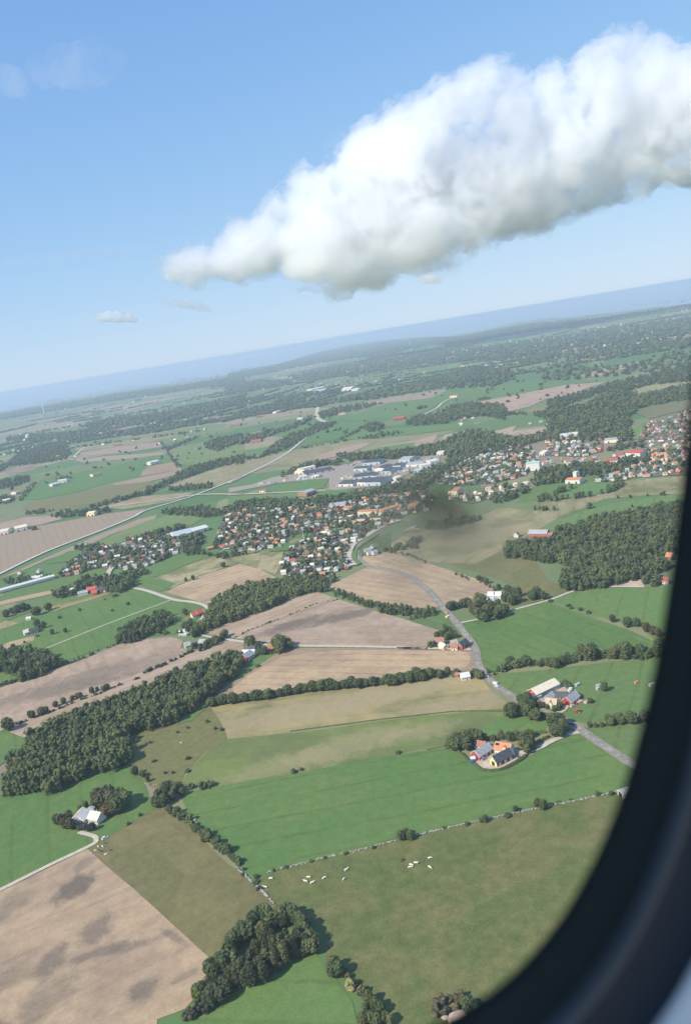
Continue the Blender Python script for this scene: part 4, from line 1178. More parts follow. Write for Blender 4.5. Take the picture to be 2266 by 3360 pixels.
hedgerow('F 165 1188 330 1168 600 1132 740 1106 900 1085 1250 1058 1568 1018 M 0 1352 400 1295 600 1290', 5.2, 3.4, 'long bushy hedgerow between pale bare field and tan field', 1.7)
hedgerow('L 1080 790 1200 780 1340 775 1400 760 1560 740', 3.4, 2.5, 'short hedge below the red tractor', .9)
hedgerow('G 1160 1385 1240 1382 1320 1372', 4, 3, 'far piece of the hedge below the red tractor', .6)
hedgerow('G 380 1100 470 1065 560 1048 700 1040 840 1035', 5, 6, 'thick hedge across the green fields beside the road bend', 1.3)
hedgerow('G 860 1035 900 1000 1050 985 1190 995 1360 980 1480 975', 5.5, 12, 'broad wooded hedge across the green fields', 1.6)
hedgerow('E 80 1140 300 1060 480 985 640 930 760 880 900 830', 2.4, 2, 'thin bare field hedge with single trees', .55)
hedgerow('E 925 798 1000 770 1100 725 1240 655', 3.2, 3, 'dark hedge dividing the bare fields by the grey cottages', .8)
hedgerow('F 330 772 430 718 500 690 650 635 740 597 830 558 890 540 1000 522', 1.8, 2, 'low weedy strip dividing the two big brown fields', .35)
hedgerow('H 940 330 1080 405 1150 475 1240 545 1320 605 1370 650', 3.6, 3, 'scrub underneath the diagonal hedge trees', .8)


def clumps(items, label):
    P_, H_ = [], []
    for s, h in items:
        for p in px(s):
            hh = h * random.uniform(.8, 1.2)
            q = P(p, hh * .5)
            P_.append((q.x, q.y))
            H_.append(hh)
    merge('distant_trees', P_, H_, WP, label, 'trees', LEAFD, 1.25)


clumps((('U 60 755 95 715 140 705 170 720 115 740 230 690 270 665 300 650 340 640', 10), ('U 195 755 265 750 320 735 385 730 480 720 520 705 560 705 640 700 430 610', 9), ('U 770 670 840 665 880 645 920 625 950 600 990 575 1010 560 860 620 930 580', 10), ('U 10 860 60 855 110 865 150 860 235 860 640 830 620 840', 8), ('U 960 733 1100 725 1297 707 1120 835 1450 697 1490 690', 6)), 'dark round trees dotted over the slope fields below the red roofed houses')


def far_woods():
    """the many dark strips of woodland, hedge lines and coast forest that read as one mass towards the horizon"""
    r = random.Random(4)
    P_, H_ = [], []

    def strip(a, b, wd, step, h):
        d = b - a
        L = d.length
        d.normalize()
        nr = Vector((-d.y, d.x, 0))
        n = int(L * wd / (step * step))
        for i in range(max(n, 3)):
            t = r.random()
            e = 1 - abs(2 * t - 1) ** 4
            q = a + d * (t * L) + nr * (r.uniform(-.5, .5) * wd * (0.35 + .65 * e) + 25 * noise.noise(Vector((t * L / 160, wd, 2))))
            P_.append((q.x, q.y))
            H_.append(h * r.uniform(.7, 1.25))

    def reg(s, step, h):
        for q in fill(G(s, 0), step):
            P_.append(tuple(q))
            H_.append(h * r.uniform(.7, 1.3))
    # coast forest and ridge
    reg('A -60 340 0 318 245 275 480 235 800 180 1100 140 1568 70 1568 125 1250 150 900 205 600 250 300 300 0 352', 48, 24)
    reg('B 0 250 330 190 560 122 800 68 1000 42 1180 28 1390 18 1568 18 1568 70 1300 60 1000 130 800 150 600 180 400 215 200 255 0 285', 48, 24)
    reg('B 380 270 560 230 800 180 1000 130 1300 100 1568 70 1568 170 1200 200 900 250 700 270 500 290', 52, 18)
    reg('C 0 440 240 375 560 320 900 300 1568 210 1568 230 1200 280 900 330 560 370 300 410 0 500', 52, 24)
    reg('C 150 480 500 430 760 395 1000 350 1400 300 1700 260 1700 470 1300 500 1000 540 800 560 560 580 300 560 60 560', 62, 19)
    reg('C 560 640 700 610 900 600 1100 600 1350 540 1700 470 1700 560 1300 640 1050 660 850 680 640 690', 46, 16)
    reg('C 0 640 200 600 400 620 440 680 300 720 100 735 0 740', 30, 16)
    reg('A 500 400 700 340 950 330 1250 270 1568 190 1568 240 1200 340 950 385 700 385', 34, 18)
    reg('A 40 470 140 450 300 440 480 430 650 440 500 470 250 480 60 490', 34, 16)
    reg('A 690 440 900 410 1200 370 1200 385 900 440 700 455', 30, 15)
    reg('B -20 330 200 290 420 300 330 330 100 360 -20 380', 34, 17)
    reg('B -20 540 120 480 300 440 430 400 560 380 420 440 250 480 60 540', 28, 14)
    reg('B -20 700 150 650 330 600 480 560 540 520 520 560 400 610 250 660 60 710', 20, 12)
    reg('B 640 420 850 400 1000 380 1100 340 1300 290 1568 240 1568 310 1350 350 1150 380 900 420', 32, 16)
    reg('B 1180 480 1290 460 1280 468 1190 485', 18, 12)
    # hedge strips
    for k in range(300):
        fx = r.uniform(-150, 2350)
        hz = 1288 - .165 * fx
        dv = 52 + 170 * r.random() ** 1.25
        a = P((fx, hz + dv), 0)
        if any(abs(p_[0] - fx) < 1 for p_ in ()):
            continue
        L = r.uniform(150, 900) * (.4 + dv / 200)
        an = r.choice((r.gauss(-.1, .18), r.gauss(-.1, .18), r.gauss(1.2, .3)))
        b = a + Vector((math.cos(an), math.sin(an), 0)) * L
        strip(a, b, r.choice((12, 16, 24, 60)), 13 if dv > 110 else 20, 11)
    # single trees over the plain
    for k in range(380):
        fx = r.uniform(-150, 2300)
        hz = 1288 - .165 * fx
        q = P((fx, hz + 60 + 270 * r.random() ** .9), 0)
        P_.append((q.x, q.y))
        H_.append(r.uniform(6, 13))
    merge('distant_woodland', P_, H_, FP, 'far off woods and hedge lines fading into the blue haze', 'woodland', LEAFD, 1.0)
    print('FAR', len(P_))


far_woods()
# ------------------------------------------------------------------ buildings
def wall_mesh(L, Wd, He, Hr, mat, gmat=None):
    x, y = L / 2, Wd / 2
    mb = MB()
    v = [(-x, -y, -.3), (x, -y, -.3), (x, y, -.3), (-x, y, -.3), (-x, -y, He), (x, -y, He), (x, y, He), (-x, y, He), (-x, 0, Hr - .05), (x, 0, Hr - .05)]
    mb.add(v, [(0, 1, 5, 4), (2, 3, 7, 6), (3, 2, 1, 0), (4, 5, 9, 8), (6, 7, 8, 9)], 0)
    mb.add(v, [(3, 0, 4, 8, 7), (1, 2, 6, 9, 5)], 1 if gmat else 0)
    me = mb.mesh('wall')
    me.materials.append(mat)
    if gmat:
        me.materials.append(gmat)
    return me


def roof_mesh(L, Wd, He, Hr, mat, ov=.45, th=.22, trim=True):
    mb = MB()
    x = L / 2 + ov
    sl = (Hr - He) / (Wd / 2)
    y = Wd / 2 + ov
    ze = He - ov * sl
    for s in (-1, 1):
        v = [(-x, 0, Hr), (x, 0, Hr), (x, s * y, ze), (-x, s * y, ze)]
        w = v + [(a, b, c + th) for a, b, c in v]
        f = [(0, 1, 2, 3), (7, 6, 5, 4), (0, 3, 7, 4), (1, 5, 6, 2), (2, 6, 7, 3)]
        if s < 0:
            f = [q[::-1] for q in f]
        mb.add(w, f, 0)
    if trim:
        for e in (-1, 1):
            for s in (-1, 1):
                a, b = Vector((e * (x + .04), 0, Hr + th / 2)), Vector((e * (x + .04), s * y, ze + th / 2))
                mb.add([a + Vector((0, 0, .16)), b + Vector((0, 0, .16)), b - Vector((0, 0, .16)), a - Vector((0, 0, .16)),
                        a + Vector((e * .08, 0, .16)), b + Vector((e * .08, 0, .16)), b + Vector((e * .08, 0, -.16)), a + Vector((e * .08, 0, -.16))],
                       [(0, 1, 2, 3), (7, 6, 5, 4), (0, 4, 5, 1), (3, 2, 6, 7), (1, 5, 6, 2), (0, 3, 7, 4)], 1)
    me = mb.mesh('roof')
    me.materials.append(mat)
    me.materials.append(TRIM)
    return me


def win_mesh(w=1.1, h=1.25):
    mb = MB()
    for dx in (-w / 2, w / 2):
        mb.box((dx, 0, 0), (.14, .16, h + .14))
    for dz in (-h / 2, h / 2):
        mb.box((0, 0, dz), (w - .14, .16, .14))
    mb.box((0, 0, 0), (.08, .1, h - .14))
    me = mb.mesh('window')
    me.materials.append(TRIM)
    g_ = MB().box((0, 0, 0), (w - .1, .06, h - .1)).mesh('pane')
    g_.materials.append(GLASS)
    return me, g_


WIN = win_mesh()
DOOR = MB().box((0, 0, 1.05), (1.1, .12, 2.1)).box((0, .0, 2.16), (1.3, .16, .12)).mesh('door')
DOOR.materials.append(plain('door_paint', (.20, .16, .13), .6))
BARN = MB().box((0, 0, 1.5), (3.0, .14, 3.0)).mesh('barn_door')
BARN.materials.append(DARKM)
WBARN = MB().box((0, 0, 1.3), (2.2, .14, 2.6)).mesh('barn_door')
WBARN.materials.append(plain('pale_barn_door', (.62, .58, .50), .8))
CHIM = MB().box((0, 0, 0), (.7, .7, 1.9)).box((0, 0, 1.02), (.86, .86, .14)).mesh('chimney')
CHIM.materials.append(plain('chimney_brick', (.40, .20, .13), .9))


def building(name, s, Wd, He, Hr, wall, roof, label, cat='house', gable=None, wins=4, doors='house', chim=1, group=None, minL=None, off=0.0, L=None):
    """ridge line surveyed at ridge height gives place, heading and length"""
    a, b = G(s, Hr)[:2]
    d = b - a
    LL = L or max(d.length, minL or 0)
    ang = math.atan2(d.y, d.x)
    c = (a + b) / 2
    if off:
        c += Vector((-math.sin(ang), math.cos(ang), 0)) * off
    e = empty(name, (c.x, c.y, .6), ang)
    Hr2, He2 = Hr - .6, He - .3
    tag(e, label, cat, group)
    link('wall', wall_mesh(LL, Wd, He2, Hr2, WALLS[wall], WALLS[gable] if gable else None), parent=e)
    rf = link('roof', roof_mesh(LL, Wd, He2, Hr2, ROOFS[roof]), parent=e)
    for i in range(chim):
        ch = link('chimney', CHIM, parent=rf)
        ch.location = ((i + 1) * LL / (chim + 1) - LL / 2 + LL * .12, .35, Hr2 + .5)
    for i in range(wins):
        for sd in (-1, 1):
            if doors == 'house' and i == wins // 2:
                continue
            w = link('window', WIN[0], parent=e)
            w.location = (-LL / 2 + LL * (i + .5) / wins, sd * (Wd / 2 + .04), min(1.6, He2 * .55))
            link('pane', WIN[1], parent=w)
    for en in (-1, 1):
        if wins:
            w = link('window', WIN[0], parent=e)
            w.location = (en * (LL / 2 + .04), 0, min(He2 + .2, Hr2 - 1.6))
            w.rotation_euler = (0, 0, R(90))
            link('pane', WIN[1], parent=w)
    if doors == 'house':
        for sd in (-1, 1):
            q = link('door', DOOR, parent=e)
            q.location = (-LL / 2 + LL * (wins // 2 + .5) / max(wins, 1), sd * (Wd / 2 + .05), -.1)
    elif doors == 'barn':
        for i in range(3):
            for sd in (-1, 1):
                q = link('barn_door', WBARN, parent=e)
                q.location = (-LL * .32 + LL * .32 * i, sd * (Wd / 2 + .05), -.2)
        for en in (-1, 1):
            q = link('barn_door', BARN, parent=e)
            q.location = (en * (LL / 2 + .06), 0, -.2)
            q.rotation_euler = (0, 0, R(90))
    return e


B_ = building
# farm with the orange roofed house
e = B_('farmhouse', 'K 888 205 1078 235', 9.0, 4.6, 8.6, 'white', 'orange', 'white farmhouse with bright orange tiled roof and small dormer', 'house', wins=5, chim=1)
LLe = e.children[0].dimensions.x
dm = link('dormer', MB().box((0, 0, 0), (2.4, 2.6, 1.7)).mesh('dormer'), [WALLS['white']], e)
dm.location = (1.8, -2.7, 5.6)
dr = link('dormer_roof', roof_mesh(2.6, 2.4, .9, 1.7, ROOFS['orange'], .25, .12, False), parent=dm)
dr.rotation_euler = (0, 0, R(90))
pv = link('solar_panel', MB().box((0, 0, 0), (2.6, 1.6, .1)).mesh('solar_panel'), [plain('solar_glass', (.03, .03, .045), .2)], e)
pv.location = (-4.0, -1.9, 7.15)
pv.rotation_euler = (math.atan2(8.0 - 4.3, 4.5), 0, 0)
B_('barn', 'K 838 395 1055 285', 7.5, 3.6, 7.6, 'dark red', 'dark', 'long barn with black roof and pale yellow gable on the gravel yard', 'barn', gable='yellow', wins=0, doors='barn', chim=0)
B_('barn', 'K 612 325 778 218', 8.0, 3.4, 7.2, 'red', 'grey', 'red barn with grey sheet roof facing the gravel yard', 'barn', wins=0, doors='barn', chim=0)
B_('shed', 'K 632 190 745 205', 6.5, 3.0, 5.6, 'white', 'rust', 'small white shed with rusty red roof behind the red barn', 'shed', wins=2, doors='', chim=0)
B_('shed', 'K 580 402 610 400', 3.0, 2.4, 3.4, 'white', 'pale', 'small white lean-to shed at the gable of the red barn', 'shed', wins=0, doors='house', chim=0)
# U-shaped farm
B_('barn', 'L 400 315 690 180', 11.0, 4.2, 7.6, 'grey', 'cream', 'large barn with cream roof and red gable above the road', 'barn', gable='red', wins=6, doors='barn', chim=0)
B_('barn', 'L 848 420 955 333', 8.0, 3.4, 7.4, 'red', 'grey', 'red gabled barn wing with slate grey roof of the U-shaped farm', 'barn', gable='red', wins=0, doors='barn', chim=0)
B_('barn', 'L 668 338 880 362', 7.0, 3.2, 6.2, 'dark red', 'dark', 'dark roofed middle wing joining the U-shaped farm', 'barn', wins=5, doors='', chim=0)
B_('barn', 'L 525 440 655 350', 7.0, 3.2, 6.4, 'red', 'grey', 'grey roofed wing with small red gable beside the tan house', 'barn', gable='red', wins=3, doors='', chim=0)
e = B_('farmhouse', 'L 582 428 722 440', 7.0, 3.2, 6.8, 'cream', 'tan', 'low cream farmhouse with tan roof and cross gable', 'house', wins=4, chim=1)
cg = link('cross_gable', wall_mesh(3.0, 3.4, 3.4, 5.6, WALLS['cream']), parent=e)
cg.location, cg.rotation_euler = (0, -3.0, 0), (0, 0, R(90))
r_ = link('gable_roof', roof_mesh(3.0, 3.4, 3.4, 5.6, ROOFS['tan'], .3, .15), parent=cg)
B_('shed', 'L 405 410 505 385', 4.0, 2.4, 3.2, 'grey', 'grey', 'flat grey roofed shed beside the large cream roofed barn', 'shed', wins=0, doors='', chim=0)
# solar house
e = B_('house', 'M 1178 240 1345 240', 9.0, 4.2, 7.6, 'white', 'pale', 'white house with a broad solar panel array on its roof', 'house', wins=6, chim=0)
LLe = e.children[0].dimensions.x
pv = link('solar_panel', MB().box((0, 0, 0), (LLe * .88, 3.6, .1)).mesh('solar_panel'), [plain('solar_array', (.06, .075, .11), .2, var=.25, scale=.8)], e)
pv.location = (0, -2.25, 5.72)
pv.rotation_euler = (math.atan2(7.0 - 3.9, 4.5), 0, 0)
B_('house', 'M 1240 345 1255 300', 6.0, 3.0, 5.5, 'white', 'pale', 'bright white wing building in front of the solar panel house', 'house', wins=2, chim=0, minL=10)
B_('outbuilding', 'M 1130 290 1165 255', 6.0, 3.2, 6.0, 'white', 'pale', 'pale outbuilding beside the solar panel house', 'shed', wins=1, doors='', chim=0, minL=8)
# roadside houses
B_('house', 'M 512 828 602 828', 8.0, 3.6, 7.2, 'cream', 'rust', 'cream roadside house with rust red roof at the end of its row', wins=3)
B_('house', 'M 570 890 625 915', 6.0, 3.0, 5.6, 'cream', 'cream', 'cream roofed annex beside the rust roofed roadside house', wins=2, chim=0, minL=8)
B_('house', 'M 705 900 784 900', 7.0, 3.2, 6.4, 'cream', 'rust', 'low roadside house with rust roof next to the black roofed one', wins=3)
B_('house', 'M 815 884 875 850', 7.5, 3.4, 7.4, 'red', 'dark', 'red roadside house with black roof and white gable trim', wins=2, minL=11)
B_('shed', 'M 700 870 765 855', 6.0, 2.8, 5.0, 'grey', 'grey', 'grey roofed shed behind the roadside houses', 'shed', wins=0, doors='', chim=0)
B_('shed', 'M 640 925 672 912', 3.5, 2.2, 3.6, 'red', 'rust', 'tiny red shed between the roadside houses', 'shed', wins=0, doors='house', chim=0)
B_('house', 'M 820 1290 925 1270', 8.5, 3.0, 5.8, 'white', 'pale', 'pale grey bungalow at the end of the long hedgerow', wins=4, chim=1)
B_('shed', 'M 755 1278 800 1282', 4.5, 2.3, 3.6, 'brick', 'rust', 'low rust roofed shed beside the pale grey bungalow', 'shed', wins=0, doors='house', chim=0)
# grey roofed red barn on the slope, cottages by the wood (sheet G)
B_('barn', 'G 608 250 716 250', 13.0, 4.4, 8.6, 'red', 'grey', 'long red barn with grey roof above the hillside wood', 'barn', wins=6, doors='', chim=0)
B_('shed', 'G 715 266 746 268', 9.0, 3.0, 5.4, 'red', 'rust', 'low red extension at the end of the long red barn', 'shed', wins=2, doors='', chim=0)
B_('house', 'G 525 268 540 262', 8.0, 3.6, 7.0, 'white', 'brown', 'white gabled house among trees near the long red barn', wins=2)
B_('house', 'G 826 255 855 258', 9.0, 3.4, 6.8, 'brick', 'rust', 'rust roofed cottage at the upper edge of the hillside wood', wins=2)
B_('house', 'G 1424 385 1455 388', 9.0, 4.0, 8.0, 'brick', 'orange', 'orange roofed cottage among trees by the window edge', wins=2)
B_('house', 'G 1262 452 1300 448', 8.0, 3.4, 6.4, 'white', 'pale', 'pale cottage half hidden in the hillside wood', wins=2)
B_('shed', 'G 1118 486 1145 488', 6.0, 2.6, 4.6, 'grey', 'pale', 'small pale shed inside the hillside wood', 'shed', wins=0, doors='house', chim=0)
B_('house', 'G 1400 532 1432 534', 8.0, 3.6, 6.6, 'white', 'red', 'white cottage with red roof beyond the gravel patch', wins=2)
B_('shed', 'G 1342 543 1358 541', 5.0, 2.6, 4.4, 'red', 'orange', 'small red shed beside the gravel patch', 'shed', wins=0, doors='house', chim=0)
B_('shed', 'J 1145 715 1215 690', 6.0, 2.8, 4.4, 'white', 'pale', 'white shelter shed at the end of the stone wall', 'shed', wins=0, doors='barn', chim=0)
# cream roofed farm (sheet N)
B_('barn', 'N 395 440 445 382', 8.0, 3.4, 6.6, 'white', 'cream', 'cream roofed wing nearest the dull garden trees', 'barn', wins=2, doors='', chim=0, minL=12)
B_('barn', 'N 462 425 520 378', 8.5, 3.4, 6.6, 'white', 'pale', 'pale green roofed middle wing of the cream roofed farm', 'barn', wins=2, doors='', chim=0, minL=11)
B_('farmhouse', 'N 583 392 705 412', 9.0, 3.8, 7.2, 'white', 'cream', 'white farmhouse with tan cream roof and chimney beside the copper tree', wins=4, chim=1)
B_('shed', 'N 365 520 440 490', 4.5, 2.4, 3.4, 'white', 'pale', 'low pale lean-to below the cream roofed wing', 'shed', wins=0, doors='', chim=0)
B_('shed', 'N 545 375 597 335', 4.0, 2.4, 3.6, 'grey', 'grey', 'small bluish grey shed behind the cream roofed farm', 'shed', wins=0, doors='', chim=0)
# old farm (sheet O)
B_('barn', 'O 930 775 1000 728', 10.0, 4.0, 8.0, 'red', 'grey', 'red barn with dark grey roof at the tip of the long wood', 'barn', gable='red', wins=0, doors='barn', chim=0)
B_('barn', 'O 925 728 1052 724', 9.0, 3.6, 6.6, 'cream', 'pale', 'pale roofed barn standing against the dark grey roofed barn', 'barn', wins=3, doors='', chim=0)
B_('house', 'O 975 690 1045 688', 8.0, 3.4, 7.0, 'white', 'dark', 'black roofed house beside the farm lane', wins=3)
B_('house', 'O 1160 690 1215 672', 8.0, 3.4, 7.0, 'yellow', 'orange', 'orange roofed cottage beside the farm lane', wins=2)
B_('shed', 'O 905 745 925 765', 4.0, 2.6, 4.0, 'red', 'rust', 'small red shed at the old farm corner', 'shed', wins=0, doors='house', chim=0)
B_('house', 'O 397 345 450 328', 8.0, 3.4, 6.8, 'cream', 'red', 'cream cottage with red roof by the gravel lane', wins=2)
B_('barn', 'O 448 325 505 305', 8.0, 3.6, 7.2, 'red', 'red', 'red roofed barn adjoining the cream cottage', 'barn', wins=2, doors='', chim=0)
B_('shed', 'O 350 402 378 395', 5.0, 2.4, 4.0, 'white', 'rust', 'tiny white hut below the red roofed cottage', 'shed', wins=0, doors='house', chim=0)
B_('house', 'O 585 345 650 350', 8.0, 3.2, 6.2, 'white', 'grey', 'grey roofed house at the foot of the narrow wood', wins=3)
B_('shed', 'O 682 325 705 320', 4.0, 2.4, 3.6, 'white', 'pale', 'white hut at the edge of the narrow wood', 'shed', wins=0, doors='house', chim=0)
B_('house', 'O 325 655 380 640', 9.0, 3.4, 6.8, 'white', 'grey', 'bluish grey roofed cottage at the bare field corner', wins=3)
B_('house', 'O 485 620 545 618', 8.0, 3.4, 6.6, 'white', 'grey', 'white cottage with grey roof in the dense belt', wins=3)
B_('shed', 'O 410 645 450 635', 5.0, 2.6, 4.4, 'brick', 'brown', 'brown shed between the grey cottages', 'shed', wins=0, doors='house', chim=0)
for s, l in (('O 318 515 332 508', 'white gabled hut beneath the sheltering trees'), ('O 335 548 350 540', 'second white hut nearer the white boxes'), ('O 268 525 280 522', 'outermost white hut at the wood corner'), ('O 455 500 465 492', 'white hut hidden among the lane trees')):
    B_('shed', s, 4.5, 2.6, 4.4, 'white', 'pale', l, 'shed', wins=0, doors='house', chim=0)
# red farm (sheet E)
B_('barn', 'E 562 248 622 240', 9.0, 3.8, 7.2, 'red', 'red', 'red barn beside the dark roofed barn', 'barn', wins=3, doors='', chim=0)
B_('barn', 'E 615 250 690 240', 12.0, 4.2, 7.6, 'dark red', 'dark', 'wide dark roofed barn behind trees', 'barn', wins=0, doors='barn', chim=0)
B_('house', 'E 590 270 622 264', 9.0, 3.6, 7.0, 'red', 'red', 'small red house in front of the dark roofed barn', wins=2)
B_('barn', 'E 500 278 560 264', 10.0, 3.6, 6.4, 'cream', 'grey', 'pale walled barn with grey roof left of the red barn', 'barn', wins=0, doors='', chim=0)
B_('house', 'E 450 255 475 252', 8.0, 3.6, 6.8, 'white', 'pale', 'white cottage with pale roof among the trees', wins=2)
B_('house', 'E 150 525 182 515', 8.0, 3.6, 7.0, 'white', 'pale', 'white house of the small red farm', wins=2)
B_('barn', 'E 185 520 240 503', 9.0, 3.6, 7.0, 'red', 'dark', 'small red barn with dark roof beside the white house', 'barn', wins=0, doors='barn', chim=0)
B_('shed', 'E 172 440 200 436', 6.0, 2.6, 4.4, 'cream', 'pale', 'small pale shed by the loose copse', 'shed', wins=0, doors='house', chim=0)

# ------------------------------------------------------------------ halls, works, far farms
def hall(s, Wd, H, wall, roof, label, cat='hall', name='factory_hall', parts=True, z=2.5):
    a, b = G(s, z)[:2]
    d = b - a
    L, ang = d.length, math.atan2(d.y, d.x)
    c = (a + b) / 2 + Vector((-math.sin(ang), math.cos(ang), 0)) * Wd / 2
    e = empty(name, (c.x, c.y, z - .9), ang)
    tag(e, label, cat)
    link('wall', wall_mesh(L, Wd, H, H + Wd * .09, WALLS[wall]), parent=e)
    link('roof', roof_mesh(L, Wd, H, H + Wd * .09, ROOFS[roof], .3, .3, False), parent=e)
    if parts:
        k = max(2, min(5, int(L / 14)))
        for i in range(k):
            q = link('loading_door', BARN, parent=e)
            q.location = (-L / 2 + L * (i + .5) / k, -Wd / 2 - .08, 0)
    return e


hall('S 235 335 405 325', 26, 6, 'blue', 'dark', 'light blue factory hall at the works gate')
hall('S 350 262 570 242', 40, 6, 'blue', 'dark', 'long light blue hall along the stream belt')
hall('S 228 440 480 410', 40, 4.5, 'blue', 'dark', 'narrow blue fronted hall in the works middle')
hall('S 625 330 745 280', 26, 6, 'white', 'dark', 'white fronted hall with blue end in the works')
hall('S 740 295 838 290', 30, 6, 'blue', 'dark', 'blue hall joined to the white fronted hall')
hall('S 590 362 705 360', 40, 5, 'blue', 'dark', 'low pale blue shed roof in the works centre')
hall('S 385 520 580 515', 50, 7, 'blue', 'dark', 'big blue walled hall with white fascia at the works edge')
hall('S 280 518 385 518', 44, 7, 'white', 'dark', 'white walled hall adjoining the big blue walled hall')
hall('S 40 530 225 525', 40, 5, 'white', 'dark', 'long low white fronted hall near the green corner')
hall('S 905 280 1110 268', 30, 5, 'white', 'grey', 'white hall towards the wooded valley')
hall('S 1105 300 1225 278', 25, 6, 'white', 'pale', 'small white hall row beside the stream')
hall('S 1225 255 1335 230', 28, 7, 'white', 'pale', 'outermost white hall beside the stream')
hall('S 780 455 860 430', 20, 5, 'cream', 'cream', 'cream roofed shed on the works road')
hall('S 815 220 955 215', 40, 6, 'blue', 'grey', 'distant blue shed below the bare red field')
hall('S 1010 350 1100 345', 22, 4, 'blue', 'blue', 'small blue roofed shed by the stream wood')
hall('S 720 510 830 498', 16, 4, 'white', 'pale', 'white shed row near the wooded bank')
hall('S 1300 132 1385 125', 24, 6, 'white', 'pale', 'white shed under the valley wood')
hall('T 850 215 955 210', 22, 6, 'yellow', 'cream', 'cream yellow shed of the scrap works')
hall('T 920 185 1120 140', 20, 6, 'cream', 'pale', 'slanting pale shed roof of the scrap works')
hall('T 910 280 1005 262', 18, 5, 'white', 'pale', 'white shed front of the scrap works')
hall('T 1075 262 1155 258', 14, 4, 'white', 'pale', 'second white shed front of the scrap works')
hall('T 980 235 1340 165', 45, 3, 'grey', 'dark', 'dark heap roofed shed of the scrap works')
hall('T 1005 500 1130 455', 26, 7, 'brick', 'grey', 'old brick barn with grey roof in the green strip', 'barn', 'barn')
hall('T 400 460 465 458', 16, 5, 'cream', 'rust', 'rust roofed cottage on the pale lane', 'house', 'house')
hall('B 728 365 790 357', 70, 16, 'white', 'pale', 'tall bright white warehouse far across the plain')
hall('B 790 360 830 355', 60, 7, 'white', 'pale', 'low white hall beside the tall far warehouse')
hall('B 500 358 535 356', 40, 7, 'white', 'pale', 'far white hall at the edge of the far works')
hall('B 540 366 620 355', 60, 6, 'grey', 'blue', 'far bluish roofed works hall')
hall('B 560 350 620 338', 50, 7, 'white', 'pale', 'far white works hall behind the bluish one')
hall('B 1060 545 1130 535', 30, 5, 'red', 'red', 'long red roofed farm on the green plain', 'barn', 'barn')
hall('B 1420 402 1465 398', 26, 6, 'cream', 'orange', 'orange roofed farm at the end of the winding lane', 'barn', 'barn')
hall('B 145 690 205 682', 26, 5, 'brick', 'red', 'far red roofed farm below the long hedge', 'barn', 'barn')
hall('B 180 528 215 522', 30, 6, 'brick', 'red', 'far red barn among trees', 'barn', 'barn')
hall('B 5 590 75 580', 30, 6, 'brick', 'brown', 'far brown roofed farm with tower', 'barn', 'barn')
hall('B 708 515 750 508', 26, 6, 'white', 'orange', 'far white farm with orange roof by the copse', 'barn', 'barn')
hall('B 440 545 475 540', 26, 6, 'white', 'pale', 'far white farm below the climbing road', 'barn', 'barn')
hall('B 305 500 335 493', 26, 6, 'white', 'pale', 'far small white farm', 'barn', 'barn')
hall('A 970 638 1025 625', 30, 8, 'white', 'pale', 'white roofed farm by the dark brown field', 'barn', 'barn')
hall('A 340 775 380 765', 24, 6, 'white', 'pale', 'low white barn of the white farm', 'barn', 'barn')
hall('A 375 757 432 747', 24, 8, 'white', 'pale', 'large white barn of the white farm', 'barn', 'barn')
hall('A 600 712 650 700', 24, 6, 'cream', 'rust', 'farm with rusty roof on the big green field', 'barn', 'barn')
hall('A 560 968 608 962', 22, 7, 'yellow', 'cream', 'farm with yellow cream roof below a tree belt', 'barn', 'barn')
hall('A 0 1088 55 1078', 30, 7, 'white', 'cream', 'short cream roofed hall at the end of the grey stubble field', 'barn', 'barn')
hall('A 100 1068 180 1050', 34, 7, 'white', 'cream', 'long cream roofed barn beside the grey stubble field', 'barn', 'barn')
hall('A 105 825 140 815', 24, 6, 'white', 'orange', 'white farm with orange roof by the long field', 'barn', 'barn')
hall('A 20 880 70 870', 22, 6, 'cream', 'cream', 'cream roofed farm near the road end', 'barn', 'barn')
hall('A 148 482 178 478', 40, 6, 'white', 'pale', 'far long low farm beside the silo', 'barn', 'barn')
hall('A 1125 1110 1250 1080', 45, 4, 'white', 'blue', 'pale blue glasshouse above the village', 'glasshouse', 'glasshouse')
hall('A 1250 1078 1345 1052', 30, 5, 'white', 'pale', 'white hall behind the pale blue glasshouse', 'hall')
hall('E -40 292 355 185', 14, 3.2, 'white', 'pale', 'very long pale greenhouse below the village', 'greenhouse', 'greenhouse', False)
hall('C 508 1265 595 1258', 22, 14, 'white', 'green', 'big white church like hall with pale green roof', 'hall')
hall('C 735 1060 845 1045', 34, 7, 'white', 'pale', 'white roofed school hall under the forest', 'hall')
hall('C 1010 1085 1120 1075', 26, 6, 'cream', 'grey', 'low grey roofed hall beside the forest', 'hall')
hall('C 592 1165 625 1165', 28, 6, 'white', 'cream', 'white flat hall beside the wide street', 'hall')
hall('U 1050 268 1215 272', 28, 7, 'white', 'red', 'long building with deep red roof on the slope', 'hall')
hall('U 950 295 1040 280', 22, 6, 'white', 'red', 'red roofed hall beside the long red roofed building', 'hall')
hall('U 800 355 960 340', 24, 5, 'white', 'red', 'stepped red roofed hall lowest of the red group', 'hall')
hall('U 375 368 500 350', 24, 6, 'white', 'rust', 'rusty red roofed hall above the suburb wood', 'hall')
hall('U 360 575 525 575', 20, 6, 'white', 'orange', 'big white house with broad orange roof above the green field', 'house', 'house')
hall('U 450 523 490 523', 12, 11, 'white', 'pale', 'tall white gable rising behind the broad orange roof', 'house', 'house')
hall('S 290 920 530 910', 14, 9, 'cream', 'orange', 'long cream apartment house with orange roof', 'apartment house', 'apartment_house')
hall('S 560 930 605 930', 14, 9, 'cream', 'orange', 'cream end block with orange roof on the square', 'apartment house', 'apartment_house')
